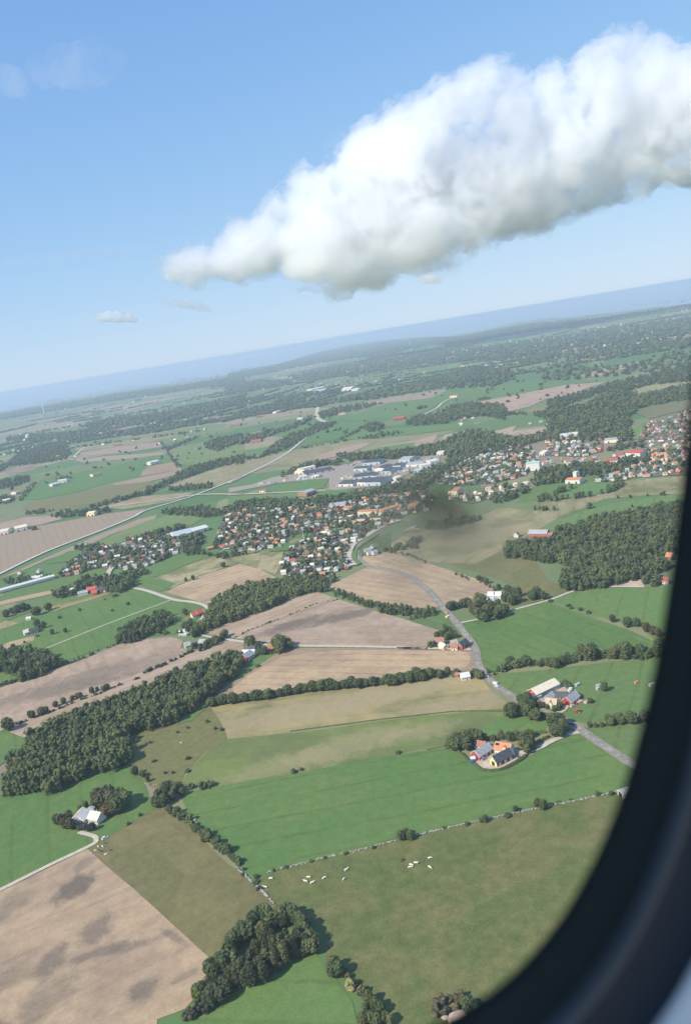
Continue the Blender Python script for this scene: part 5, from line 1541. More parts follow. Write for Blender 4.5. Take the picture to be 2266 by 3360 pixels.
hall('S 600 900 830 830', 14, 8, 'cream', 'orange', 'slanting terrace with orange roof on the square', 'apartment house', 'apartment_house')
hall('S 935 845 1035 845', 22, 9, 'brick', 'orange', 'bulky brick building with orange roof', 'hall')
hall('S 48 1010 162 1005', 12, 7, 'cream', 'dark', 'cream apartment row nearest the estate', 'apartment house', 'apartment_house')
hall('S 275 1000 385 992', 12, 7, 'cream', 'dark', 'cream apartment row in the middle', 'apartment house', 'apartment_house')
hall('S 450 985 585 980', 12, 7, 'cream', 'dark', 'cream apartment row closest to the road', 'apartment house', 'apartment_house')
hall('S 510 1045 580 1040', 10, 5, 'white', 'pale', 'small white hall by the grey car park', 'hall')
hall('T 1290 665 1500 640', 25, 6, 'white', 'grey', 'large grey roofed hall in the old village', 'hall')
hall('T 1465 700 1560 700', 20, 6, 'cream', 'orange', 'cream hall with vivid orange roof in the old village', 'hall')
hall('S 1490 655 1568 655', 26, 10, 'cream', 'orange', 'cream block with orange roof in the suburb', 'hall')


# cars, lorries and stacked goods of the works, too many and small to tell apart
cm = MB()
cmats = [WALLS['white'], WALLS['grey'], ROOFS['dark'], WALLS['brick'], WALLS['cream'], WALLS['blue'], ROOFS['grey']]
for s_, k_ in (('S 60 420 300 330 520 300 640 330 600 400 200 420 0 520', 150), ('S 440 300 700 230 900 230 900 290 640 340', 120), ('S 700 330 1000 300 1000 340 700 400 500 470', 140), ('S 960 200 1300 150 1340 200 1000 250', 90), ('T 640 280 860 250 1200 230 1220 265 900 290 660 310', 110), ('T 1220 400 1290 340 1420 330 1400 380', 60), ('S 150 250 350 200 380 230 200 290', 40), ('T 380 330 620 290 640 320 420 350', 30)):
    for q in random.sample([tuple(t) for t in fill(G(s_, 3), 7)], k=10 ** 6) if 0 else [tuple(t) for t in fill(G(s_, 3), 9)][:: 1]:
        if random.random() < .42:
            big = random.random() < .3
            cm.box((q[0], q[1], 2.2), (random.uniform(6, 14) if big else 4.4, random.uniform(2.5, 4) if big else 1.9, random.uniform(2.5, 4) if big else 1.5), random.choice((.2, 1.77)) + random.gauss(0, .1), random.choice((0, 0, 1, 1, 2, 2, 3, 4, 5, 6)))
tag(link('yard_goods', cm.mesh('yard_goods'), cmats), 'parked vehicles and stacked goods filling the dusty works yard', 'yard goods', kind='stuff')


def tower_block(s, label):
    c = G(s, 6)[0]
    e = empty('apartment_block', (c.x, c.y, 1.6), R(8))
    tag(e, label, 'apartment block')
    link('wall', MB().box((0, 0, 6), (11, 9, 12)).box((0, 0, 12.3), (11.5, 9.5, .6)).mesh('wall'), [WALLS['brick']], e)
    for x in (-2.2, 2.2):
        for k in range(4):
            q = link('balcony', MB().box((0, 0, 0), (2.2, 1.2, 1.9)).mesh('balcony'), [WALLS['white']], e)
            q.location = (x, -4.9, 1.8 + k * 2.8)


tower_block('S 1408 905', 'brick apartment block with white balcony columns beside the field')
tower_block('S 1562 895', 'second brick apartment block with white balconies beside the wood')

# ------------------------------------------------------------------ village houses
FORMS = [(11, 8, 3.4, 6.6, 0), (13, 8.5, 3.2, 6.2, 1), (9, 7.5, 4.6, 7.8, 0), (15, 8, 3.0, 5.6, 0), (10, 9, 5.2, 8.6, 2)]
_cache = {}


def house_mesh(fi, wall, roof):
    k = (fi, wall, roof)
    if k not in _cache:
        L, Wd, He, Hr, ex = FORMS[fi]
        wm = wall_mesh(L, Wd, He, Hr, WALLS[wall])
        rm = roof_mesh(L, Wd, He, Hr, ROOFS[roof], .5, .25, False)
        for me, kind in ((wm, 'w'), (rm, 'r')):
            bm = bmesh.new()
            bm.from_mesh(me)
            mb = MB()
            if kind == 'w':
                if ex == 1:
                    mb.box((L * .3, -Wd * .62, He / 2 - .2), (4.2, 4.0, He - .2))
            else:
                mb.box((L * .22, .5, Hr + .35), (.8, .8, 1.2))
                if ex == 1:
                    mb.box((L * .3, -Wd * .64, He - .2), (4.8, 4.4, .3))
            if mb.v:
                vs = [bm.verts.new(v) for v in mb.v]
                for f in mb.f:
                    bm.faces.new([vs[i] for i in f])
            bm.to_mesh(me)
            bm.free()
        _cache[k] = (wm, rm)
    return _cache[k]


SPOTS = []          # (distance, x, y, angle, form, wall, roof, place)
RN = {'orange': 'orange', 'red': 'red', 'grey': 'grey', 'dark': 'dark', 'brown': 'brown', 'pale': 'pale', 'tan': 'tan', 'rust': 'rust red', 'cream': 'cream'}


def pick(mix):
    r = random.random() * sum(w for _, w in mix)
    for k, w in mix:
        r -= w
        if r <= 0:
            return k
    return mix[0][0]


TAKEN = []


def free(x, y, d):
    return all((x - a) ** 2 + (y - b) ** 2 > d * d for a, b in TAKEN)


def conspicuous(s, wall, roof, place, fi=None):
    for p in px(s):
        q = P(p, 3.5)
        TAKEN.append((q.x, q.y))
        SPOTS.append((q.length, q.x, q.y, R(random.choice((-8, 82, -8, 20))) + random.gauss(0, .15), random.randrange(5) if fi is None else fi, wall, roof, place))


def village(s, dx, dy, ang, place, wmix, rmix, keep=.85):
    poly = G(s, 3.0)
    a = R(ang)
    ca, sa = math.cos(a), math.sin(a)
    rot = [Vector((p.x * ca + p.y * sa, -p.x * sa + p.y * ca, 0)) for p in poly]
    p = np.array([(q.x, q.y) for q in rot])
    x0, y0 = p.min(0)
    x1, y1 = p.max(0)
    k = 0
    y = y0
    while y < y1:
        x = x0 + random.uniform(0, dx)
        while x < x1:
            if random.random() < keep:
                jx, jy = x + random.gauss(0, dx * .12), y + random.gauss(0, dy * .12)
                if inside([tuple(q) for q in p], np.array([jx]), np.array([jy]))[0]:
                    wx, wy = jx * ca - jy * sa, jx * sa + jy * ca
                    if free(wx, wy, 10):
                        TAKEN.append((wx, wy))
                        SPOTS.append((math.hypot(wx, wy), wx, wy, a + random.choice((0, 0, 0, math.pi / 2)) + random.gauss(0, .12), random.randrange(5), pick(wmix), pick(rmix), place))
                        k += 1
            x += dx
        y += dy * (1 if int((y - y0) / dy) % 2 else 1.25)
    return k


conspicuous('Q 450 755', 'yellow', 'orange', 'in the housing estate beside the curving road', 3)
conspicuous('Q 1000 665 925 768 720 855 640 605 1210 525', 'brick', 'orange', 'in the housing estate beside the curving road')
conspicuous('Q 115 540 185 425 750 450 1025 475', 'cream', 'orange', 'between the old village and the estate')
conspicuous('Q 460 205 560 180 345 230 290 215 230 365 300 290', 'white', 'orange', 'along the pale village street')
conspicuous('Q 905 255 900 215', 'cream', 'red', 'along the pale village street')
conspicuous('Q 995 215 1070 190 1260 90 1390 105', 'white', 'orange', 'at the heart of the old village')
conspicuous('Q 200 1015 815 680 550 820 665 705 535 580 350 905 640 1000 785 505', 'cream', 'pale', 'in the housing estate beside the curving road')
conspicuous('Q 770 965 870 965', 'white', 'pale', 'on the lowest estate street', 3)
conspicuous('T 50 1100', 'white', 'orange', 'standing apart below the old village', 4)
conspicuous('T 160 1065', 'white', 'pale', 'standing apart below the old village')
conspicuous('T 50 720 115 720 210 690 265 755 90 820 390 715 700 895 625 1010 690 800 740 830', 'white', 'orange', 'at the far end of the old village')
conspicuous('S 765 660 855 665 940 640 710 815 800 830 1065 600', 'cream', 'orange', 'at the wooded end of the town centre')
conspicuous('U 115 350 1250 318 1400 312 1420 258 1480 235 1510 270 1530 305 1395 395 1285 485 1500 470 1565 440 1480 300', 'white', 'orange', 'in the quarter of red roofs')
conspicuous('U 805 440 880 490 735 540 905 525 840 525 1000 475 1065 425 1110 465 1040 515 1205 480 1365 460', 'white', 'grey', 'in the row above the slope fields')
conspicuous('F 175 190', 'brick', 'orange', 'standing apart below the old village', 3)
conspicuous('Q 1275 720 1330 695 1295 765 1365 760', 'white', 'grey', 'in the hamlet beyond the main road')
conspicuous('E 245 185 262 180 222 185 250 145', 'white', 'pale', 'beside the end of the long greenhouse')
conspicuous('E 130 155', 'white', 'orange', 'outside the greenhouse village')
WM = (('white', 42), ('cream', 14), ('yellow', 6), ('red', 9), ('brick', 17), ('grey', 12))
RM = (('orange', 8), ('grey', 27), ('dark', 25), ('brown', 16), ('pale', 16), ('red', 3), ('rust', 5))
RM2 = (('grey', 28), ('dark', 28), ('brown', 16), ('pale', 18), ('orange', 8), ('red', 2))
nv = [village(VC, 15.5, 14, -6, 'in the housing estate beside the curving road', WM, RM2, .9),
      village(VB, 16.5, 15, -4, 'in the old village', WM, RM, .85),
      village('F 150 190 330 150 480 150 600 170 600 205 430 215 240 210', 20, 16, -4, 'on the lower edge of the old village', WM, RM2, .9),
      village(VA, 17, 15, 6, 'in the village above the long greenhouse', WM, RM, .9),
      village(VD, 18, 17, 0, 'in the town centre', WM, RM, .75),
      village(VF, 22, 16, 10, 'in the terraces at the town edge', (('yellow', 40), ('cream', 40), ('white', 20)), (('tan', 50), ('cream', 30), ('brown', 20)), .9),
      village(VE, 16.5, 15.5, 5, 'in the spread suburb', WM, RM, .8),
      village(VGG, 18, 17, 8, 'in the suburb below the forest', WM, (('rust', 30), ('grey', 30), ('pale', 30), ('orange', 10)), .8),
      village(VI, 19, 18, 10, 'in the quarter of red roofs', WM, (('orange', 50), ('grey', 20), ('red', 15), ('dark', 15)), .6),
      village(VH, 20, 18, 12, 'in the high estate on the slope', (('white', 40), ('brick', 60)), (('rust', 40), ('brown', 40), ('grey', 20)), .8),
      village('B 700 310 900 265 880 290 700 322', 45, 40, 0, 'in the far village', WM, RM, .6),
      village('C 60 950 150 905 220 905 170 925 90 970', 26, 26, 0, 'in the valley hamlet', (('white', 100),), (('rust', 50), ('pale', 50)), .8),
      village('C 490 960 610 935 615 960 500 985', 28, 26, 0, 'in the upper valley hamlet', (('white', 60), ('cream', 40)), (('rust', 50), ('grey', 50)), .8)]
nv.append(village('C 640 1180 860 1170 1000 1140 1010 1190 800 1230 640 1215', 22, 20, 8, 'in the suburb below the forest', WM, RM2, .5))
nv.append(village('C 1190 1060 1568 1070 1568 1120 1250 1125', 22, 20, 8, 'in the quarter of red roofs', WM, RM, .8))
print('HOUSES', nv, len(SPOTS))
SPOTS.sort(key=lambda t: t[0])
NEAR, FAR_ = SPOTS[:300], SPOTS[300:]
for (d, x, y, a, fi, wl, rf, pl) in NEAR:
    wm, rm = house_mesh(fi, wl, rf)
    h = link('house', wm)
    h.location, h.rotation_euler, h.scale = (x, y, 1.5), (0, 0, a), (.70, .70, .70)
    sz = {0: 'small', 1: 'L-shaped', 2: 'upright', 3: 'long', 4: 'two storey'}[fi]
    lb = '%s %s house with %s roof %s' % (sz, wl, RN[rf], pl)
    tag(h, lb, 'house', lb.replace('house', 'houses').replace('roof ', 'roofs ', 1))
    link('roof', rm, parent=h)
# the rest of the houses, beyond the three hundred that show largest, and lone farms out to the coast
V, Fq, mats, mi = [], [], {}, []
mb = MB()
mlist = []


def mslot(m):
    if m not in mlist:
        mlist.append(m)
    return mlist.index(m)


def stamp(x, y, z, a, me, sc=1.0):
    ca, sa = math.cos(a), math.sin(a)
    vs = [(x + sc * (v.co.x * ca - v.co.y * sa), y + sc * (v.co.x * sa + v.co.y * ca), z + sc * v.co.z) for v in me.vertices]
    ms = [mslot(m) for m in me.materials]
    n = len(mb.v)
    mb.v += vs
    for p in me.polygons:
        mb.f.append(tuple(i + n for i in p.vertices))
        mb.m.append(ms[p.material_index])


for (d, x, y, a, fi, wl, rf, pl) in FAR_:
    wm, rm = house_mesh(fi, wl, rf)
    stamp(x, y, 1.5, a, wm, .70)
    stamp(x, y, 1.5, a, rm, .70)
rr = random.Random(9)
for k in range(330):
    fx = rr.uniform(-60, 2250)
    hz = 1288 - .165 * fx
    dv = 55 + 210 * rr.random() ** 1.3
    q = P((fx, hz + dv), 3)
    if dv > 190 and fx > 700:
        continue
    for j in range(rr.choice((1, 1, 2, 3))):
        wm, rm = house_mesh(rr.randrange(5), rr.choice(('white', 'white', 'white', 'cream', 'brick')), rr.choice(('pale', 'grey', 'orange', 'pale', 'brown')))
        x, y, a = q.x + rr.gauss(0, 22), q.y + rr.gauss(0, 22), rr.uniform(0, 3)
        sc = 1.0 if dv > 120 else 1.5
        stamp(x, y, 3, a, wm, sc)
        stamp(x, y, 3, a, rm, sc)
fh = link('distant_houses', mb.mesh('distant_houses'), mlist)
tag(fh, 'small far off houses and farmsteads scattered to the coast', 'houses', kind='stuff')

# garden trees of the villages: one mass between the houses
GP, GH = [], []
for s, st in ((VC, 7.4), (VB, 7.2), (VA, 7.0), (VD, 8), (VE, 9.5), (VF, 14), (VGG, 17), (VH, 19), (VI, 13)):
    for q in fill(G(s, 2), st):
        dens = .72 + .55 * noise.noise(Vector((q[0] / 60, q[1] / 60, 5)))
        if rng.random() < dens and min(((q[0] - t[1]) ** 2 + (q[1] - t[2]) ** 2 for t in SPOTS), default=999) > 17:
            GP.append(tuple(q))
            GH.append(rng.uniform(4, 10.5))
merge('garden_trees', GP, GH, MP, 'garden trees and shrubs filling the gaps between village houses', 'trees', LEAFD, 1.0)
print('GARDEN', len(GP))
# ------------------------------------------------------------------ animals
def skin_mesh(name, verts, edges, radii, mat, sub=1):
    me = bpy.data.meshes.new(name)
    me.from_pydata(verts, edges, [])
    o = bpy.data.objects.new(name, me)
    COL.objects.link(o)
    m = o.modifiers.new('skin', 'SKIN')
    m.use_smooth_shade = True
    sv = me.skin_vertices[0].data
    for i, r in enumerate(radii):
        sv[i].radius = r if isinstance(r, tuple) else (r, r)
        sv[i].use_root = i == 0
    s = o.modifiers.new('sub', 'SUBSURF')
    s.levels = s.render_levels = sub
    bpy.context.view_layer.update()
    me2 = bpy.data.meshes.new_from_object(o.evaluated_get(bpy.context.evaluated_depsgraph_get()))
    bpy.data.objects.remove(o)
    me2.name = name
    me2.materials.clear()
    me2.materials.append(mat)
    return me2


def cow_mesh(mat, grazing):
    hd = ((1.25, 0, .85), (1.55, 0, .45), (1.68, 0, .18)) if grazing else ((1.28, 0, 1.35), (1.55, 0, 1.52), (1.88, 0, 1.38))
    v = [(-.75, 0, 1.08), (-.25, 0, 1.05), (.35, 0, 1.02), (.82, 0, 1.08), *hd]
    e = [(0, 1), (1, 2), (2, 3), (3, 4), (4, 5), (5, 6)]
    r = [(.30, .34), (.40, .42), (.40, .44), (.30, .36), .20, .17, .10]
    for (root, x, bx) in ((0, -.72, -.12), (3, .72, .06)):
        for s in (-1, 1):
            k = len(v)
            v += [(x, s * .24, .72), (x + bx, s * .24, .38), (x, s * .24, .02)]
            r += [.17, .09, .075]
            e += [(root, k), (k, k + 1), (k + 1, k + 2)]
    k = len(v)
    v += [(-1.08, 0, 1.1), (-1.2, 0, .5)]
    r += [.05, .05]
    e += [(0, k), (k, k + 1)]
    k = len(v)
    h = hd[1]
    for s in (-1, 1):
        v.append((h[0] - .05, s * .26, h[2] + .12))
        r.append(.045)
        e.append((5, len(v) - 1))
    return skin_mesh('cow', v, e, r, mat)


WHITECOW = plain('cream_white_hide', (.80, .74, .60), .85, var=.08)
DARKCOW = plain('dark_hide', (.10, .08, .07), .85)
CM = [cow_mesh(WHITECOW, True), cow_mesh(WHITECOW, False), cow_mesh(DARKCOW, True)]


def cows(s, mi, label, group=None):
    for p in px(s):
        q = P(p, .7)
        o = link('cow', CM[mi if mi is not None else random.randrange(2)])
        o.location = (q.x, q.y, .18)
        o.rotation_euler = (0, 0, random.choice((0.3, 3.3, .1, 2.9, 5.4)) + random.gauss(0, .3))
        o.scale = ((.8,) * 3) if 'fallow' in label or 'ploughed' in label else ((1.05,) * 3)
        tag(o, label, 'cow', group)


g = 'white cows grazing on the olive pasture'
cows('I 545 730 636 732', 0, 'white cow grazing in the middle of the pasture with others close by', g)
cows('I 528 753 564 761', 1, 'white cow just below the pair in the pasture middle', g)
cows('I 757 688', 1, 'white cow standing alone nearer the stone wall', g)
cows('I 745 741', 0, 'white cow below the lone one near the wall', g)
cows('I 330 737', 0, 'white cow close to the corner where the stone walls meet', g)
cows('I 297 787', 1, 'white cow beside the tumbled stone wall', g)
cows('I 1129 659 1127 672', 0, 'white cow of a close pair towards the far pasture end', g)
cows('I 1155 648', 1, 'white cow just past the close pair', g)
cows('I 1235 620', 0, 'white cow farthest up the pasture', g)
cows('I 1235 672', 0, 'white cow below the one farthest up the pasture', g)
cows('I 1079 632', 2, 'dark cow standing by the white ones', g)
g = 'animals in the corner of the fallow field'
cows('N 675 850 730 850 640 905', 0, 'pale small cow in the fallow field corner by the farm lane', g)
cows('N 770 955', 1, 'white cow beside the ploughed field edge', g)
cows('N 675 890 715 915 835 900 770 808', 2, 'dark cow in the fallow field corner by the farm lane', g)

# ------------------------------------------------------------------ vehicles
def car(s, ang, col, label, name='parked_car', cat='car', tall=0.0, L=4.4, z=.75):
    q = G(s, 1.0)[0]
    e = empty(name, (q.x, q.y, z), ang)
    tag(e, label, cat)
    pm = plain('car_paint', col, .35, var=.02)
    bm = MB()
    hw, hl = .9, L / 2
    prof = [(-hl, .35), (-hl + .1, .95 + tall * .5), (-hl + .5, 1.0 + tall), (hl - 1.3, .98 + tall * .3), (hl - .2, .8), (hl, .4), (hl - .1, .28), (-hl + .1, .28)]
    n = len(prof)
    v = [(x, -hw, zz) for x, zz in prof] + [(x, hw, zz) for x, zz in prof]
    bm.add(v, [tuple(range(n)), tuple(range(n, 2 * n))[::-1]] + [(i, n + i, n + (i + 1) % n, (i + 1) % n) for i in range(n)])
    link('body', bm.mesh('body'), [pm], e)
    z0 = .99 + tall * .9
    c = MB().add([(-hl + .25, -.82, z0), (hl - 1.3, -.82, z0), (hl - 1.3, .82, z0), (-hl + .25, .82, z0), (-hl + .65, -.66, z0 + .48), (hl - 2.0, -.66, z0 + .48), (hl - 2.0, .66, z0 + .48), (-hl + .65, .66, z0 + .48)],
                 [(0, 1, 5, 4), (1, 2, 6, 5), (2, 3, 7, 6), (3, 0, 4, 7)])
    link('windscreen', c.mesh('windscreen'), [GLASS], e)
    t = MB().box((-.68, 0, z0 + .5), (hl * 2 - 2.5, 1.36, .06))
    link('car_roof', t.mesh('car_roof'), [pm], e)
    wm = MB().tube((0, -.12, 0), (0, .12, 0), .33, .33, 12).mesh('wheel')
    wm.materials.append(RUBBER)
    for x in (-hl + .85, hl - .85):
        for y in (-.82, .82):
            w = link('wheel', wm, parent=e)
            w.location = (x, y, .33)
    return e


car('M 1166 1335', R(125), (.75, .75, .72), 'white car driving below the road bend', 'car')
car('M 1290 1458', R(130), (.75, .75, .72), 'white car towing a trailer along the main road', 'car')
q = G('M 1272 1432', .8)[0]
e = empty('trailer', (q.x, q.y, .72), R(130))
tag(e, 'white box trailer behind the white car on the main road', 'trailer')
link('body', MB().box((0, 0, 1.2), (4.4, 2.0, 1.7)).box((2.6, 0, .45), (1.0, .12, .12)).mesh('body'), [WALLS['white']], e)
for y in (-1.0, 1.0):
    w = link('wheel', MB().tube((0, y - .1, .35), (0, y + .1, .35), .35, .35, 12).mesh('wheel'), [RUBBER], e)
car('L 915 768', R(-40), (.06, .08, .12), 'dark car on the main road by the driveway mouth', 'car')
car('L 243 492', R(115), (.70, .42, .08), 'orange works van on the shaded road by the big round tree', 'van', 'van', .5)
car('L 440 556', R(150), (.70, .45, .10), 'orange van where the road leaves the dark trees', 'van', 'van', .4)
car('M 642 514', R(120), (.68, .45, .10), 'yellow van on the road where the hedge meets it', 'van', 'van', .5)
car('K 730 432', R(35), (.35, .36, .38), 'grey car parked outside the red barn', z=.68)
car('K 590 466', R(20), (.06, .13, .50), 'blue car parked beside the white lean-to', z=.68)
car('N 765 742', R(35), (.80, .78, .72), 'white van parked on the grass strip beside the farm lane', 'van', 'van', .5, z=.15)
car('L 928 528', R(30), (.80, .79, .75), 'white car parked by the red gabled barn wing', z=.3)
car('M 490 945', R(0), (.10, .10, .11), 'dark car parked outside the cream roadside house', z=.62)

q = G('L 1000 602', 1.2)[0]
e = empty('tractor', (q.x, q.y, .15), R(170))
tag(e, 'red tractor standing on the grass below the U-shaped farm', 'tractor')
RED = plain('tractor_red', (.50, .06, .05), .4)
link('bonnet', MB().box((1.5, 0, 1.25), (2.0, .9, .8)).box((.2, 0, .9), (1.4, .8, .6)).mesh('bonnet'), [RED], e)
cb = link('cab', MB().box((-.4, 0, 1.95), (1.4, 1.5, 1.3)).mesh('cab'), [GLASS], e)
link('cab_roof', MB().box((-.4, 0, 2.68), (1.6, 1.7, .16)).mesh('cab_roof'), [RED], cb)
for x, rr_, yy in ((-.7, .85, 1.0), (1.9, .55, .85)):
    for s in (-1, 1):
        w = link('wheel', MB().tube((0, -.25, 0), (0, .25, 0), rr_, rr_, 16).mesh('wheel'), [RUBBER], e)
        w.location = (x, s * yy, rr_)
        link('rim', MB().tube((0, -.27, 0), (0, .27, 0), rr_ * .5, rr_ * .5, 12).mesh('rim'), [WALLS['cream']], w)
q = G('L 968 600', .6)[0]
e = empty('farm_trailer', (q.x, q.y, .15), R(170))
tag(e, 'red implement hitched in front of the tractor', 'trailer')
link('body', MB().box((0, 0, .9), (2.6, 1.8, .9)).box((-1.8, 0, .6), (1.2, .2, .2)).mesh('body'), [RED], e)
for s in (-1, 1):
    link('wheel', MB().tube((0, s * .95 - .12, .4), (0, s * .95 + .12, .4), .4, .4, 12).mesh('wheel'), [RUBBER], e)

# white boxes, bales, tarpaulins in the yards
def boxes(s, d, mat, name, label, cat, group=None, ang=.4, z=.2):
    for p in px(s):
        q = P(p, d[2] / 2)
        mb = MB().box((0, 0, d[2] / 2), d).box((0, 0, d[2] + .06), (d[0] * 1.06, d[1] * 1.06, .12))
        o = link(name, mb.mesh(name), [mat])
        o.location, o.rotation_euler = (q.x, q.y, z), (0, 0, ang + random.gauss(0, .15))
        tag(o, label, cat, group)


boxes('O 283 575 302 575 320 576 338 577 352 577', (2.6, 2.2, 2.0), WALLS['white'], 'storage_box', 'white box in the neat row at the bare field edge', 'box', 'white boxes at the bare field edge')
boxes('L 740 302 855 285', (3.0, 2.2, 1.4), WALLS['white'], 'storage_box', 'white box in the tan yard behind the cream roofed barn', 'box', 'white boxes in the tan yard', z=.64)
boxes('L 905 322 895 345', (2.5, 1.8, 1.6), WALLS['white'], 'storage_box', 'white box at the tan yard corner', 'box', 'white boxes at the yard corner', z=.64)
boxes('L 993 262 1268 275 1265 310', (4.5, 2.2, 1.6), WALLS['grey'], 'feed_trough', 'grey feed trough on the grass beside the lone tree', 'trough', 'feed troughs on the pasture')
boxes('L 1020 485 1115 485', (4.5, 3.0, 1.5), ROOFS['tan'], 'straw_stack', 'low tan straw stack beside the red gabled barn wing', 'straw stack', 'straw stacks beside the barn wing', z=.2)
boxes('L 985 505', (2.5, 2.0, 1.2), RED, 'implement_box', 'red box lying by the tan straw stacks', 'box')
boxes('J 1243 72', (3.2, 2.0, 1.5), ROOFS['orange'], 'implement_box', 'orange implement alone in the far pasture', 'implement')
boxes('J 1335 86', (4.5, 2.4, 2.2), WALLS['grey'], 'field_shelter', 'small grey shelter in the far pasture', 'shelter')
boxes('K 597 436', (4.2, 2.2, 2.2), WALLS['white'], 'caravan', 'white caravan parked against the red barn gable', 'caravan', z=.66)
boxes('K 905 352', (2.4, 1.8, 1.2), WALLS['white'], 'garden_table', 'white covered garden table beside the black roofed barn', 'table', z=.66)
boxes('M 655 570', (3.4, 2.2, 1.6), WALLS['cream'], 'works_cabin', 'cream works cabin on the road verge', 'cabin', z=.6)

# ------------------------------------------------------------------ hedge, stone walls, rocks, turbines
def hedge(s, w, h, label, z=0):
    pts = G(s, z)
    q = []
    for a, b in zip(pts, pts[1:]):
        k = max(2, int((b - a).length / 1.2))
        q += [a.lerp(b, i / k) for i in range(k)]
    q.append(pts[-1])
    V, Fc = [], []
    m = 7
    for i, p in enumerate(q):
        d = q[min(i + 1, len(q) - 1)] - q[max(i - 1, 0)]
        nr = Vector((-d.y, d.x, 0)).normalized()
        for j in range(m):
            t = math.pi * j / (m - 1)
            hw = w / 2 * (1 + .25 * rng.normal())
            V.append(p + nr * (math.cos(t) * hw) + Vector((0, 0, max(0, min(1, math.sin(t) * 1.5)) * h * (1 + .1 * rng.normal()))))
    for i in range(len(q) - 1):
        for j in range(m - 1):
            Fc.append((i * m + j, i * m + j + 1, (i + 1) * m + j + 1, (i + 1) * m + j))
    me = np_mesh('hedge', [tuple(v) for v in V], np.array(Fc), np.full(len(V), .45) + rng.normal(0, .12, len(V)))
    me.materials.append(FOL)
    o = link('hedge', me)
    o.color = (*LEAFD, 1)
    return tag(o, label, 'hedge')


hedge('K 330 285 400 340 500 420 600 500 660 545 705 585 820 592 930 585 1040 550 1130 505 1220 450 1290 390', 1.6, 1.8, 'trimmed dark hedge curving round the gravel yard')
hedge('K 1330 340 1400 310 1450 300', 1.5, 1.6, 'short trimmed hedge beside the drive')
hedge('K 1320 260 1400 235 1480 195 1568 155', 2.0, 2.0, 'trimmed hedge running along the far side of the drive')
hedge('K 1390 105 1460 100 1530 98', 1.8, 1.8, 'trimmed hedge closing the garden behind the orange roofed house')
hedge('F 690 1372 1000 1332 1300 1292 G 150 1332 300 1328 470 1330', 1.2, .7, 'thin dark line of weeds between tan and pale green fields')
hedge('K 330 285 270 262 0 318', .9, .5, 'faint grassy ridge at the corner of the big green field')


def stone_wall(s, label, w=1.0, h=.9, dens=2.4, gap=0.0):
    pts = G(s, 0)
    ic = ico(1)
    V, Fc = [], []
    n = 0
    for a, b in zip(pts, pts[1:]):
        L = (b - a).length
        d = (b - a).normalized()
        nr = Vector((-d.y, d.x, 0))
        for i in range(int(L * dens)):
            t = random.random()
            if gap and noise.noise(Vector((a.x + t * L * d.x, a.y + t * L * d.y, 0)) / 9) > .35 - gap:
                continue
            hh = random.random()
            c = a + d * (t * L) + nr * random.uniform(-.5, .5) * w * (1 - .5 * hh)
            r = random.uniform(.28, .55)
            v = ic[0] * r * np.array([1.2, 1, .8]) * (1 + .2 * rng.normal(size=(12, 1))) + [c.x, c.y, .2 + hh * h * .7]
            V.append(v)
            Fc.append(ic[1] + n)
            n += 12
    me = np_mesh('stone_wall', np.concatenate(V), np.concatenate(Fc))
    me.materials.append(STONE)
    return tag(link('stone_wall', me), label, 'wall')


stone_wall('I 300 706 400 680 500 655 650 615 750 595 850 572 950 545 1080 515 1240 470 1380 440 1480 418 1568 398 J 330 890 520 850 640 825 760 800 860 780 1000 750 1140 720', 'long grey stone wall between lush field and cow pasture', 1.3, .9, 2.6)
stone_wall('H 1355 680 1420 735 1480 795 1530 840 I 250 780 300 830 350 885', 'tumbled pale stone wall between fallow field and pasture', 1.4, .8, 2.4, .25)
stone_wall('H 1040 195 870 205 830 195', 'short line of stones at the scrub pasture corner', 1.0, .6, .8, .1)


def rock(s, r, mat, label):
    q = G(s, r * .4)[0]
    v, f = ICO2
    k = np.array([1 + .28 * noise.noise(Vector(x) * 1.4 + Vector((q.x, 0, 0))) + .12 * noise.noise(Vector(x) * 4) for x in v])
    me = np_mesh('rock', v * k[:, None] * r * np.array([1.25, 1, .6]) + [0, 0, r * .3], f)
    me.materials.append(mat)
    o = link('rock', me)
    o.location = (q.x, q.y, 0)
    tag(o, label, 'rock')


PALEROCK = plain('pale_pink_rock', (.55, .42, .32), .9, var=.25, scale=.9)
rock('I 1410 1535', 4.8, PALEROCK, 'big pale pinkish rock at the window edge')
rock('I 1325 1530', 1.4, PALEROCK, 'small pale rock beside the big pinkish one')
rock('I 1335 1483', 1.0, STONE, 'white boulder in the thin scrub')
rock('I 1290 1497', .8, STONE, 'tiny white boulder past the thin scrub')
rock('H 1108 400', 1.8, PALEROCK, 'pale pinkish rock pile in the diagonal hedge')
rock('E 1168 1247', 1.2, STONE, 'pale boulder in the scrub pasture')
rock('E 1430 1160', 1.2, STONE, 'white boulder at the scrub pasture rim')
rock('H 1080 45', 1.4, STONE, 'grey boulder high in the scrub pasture')


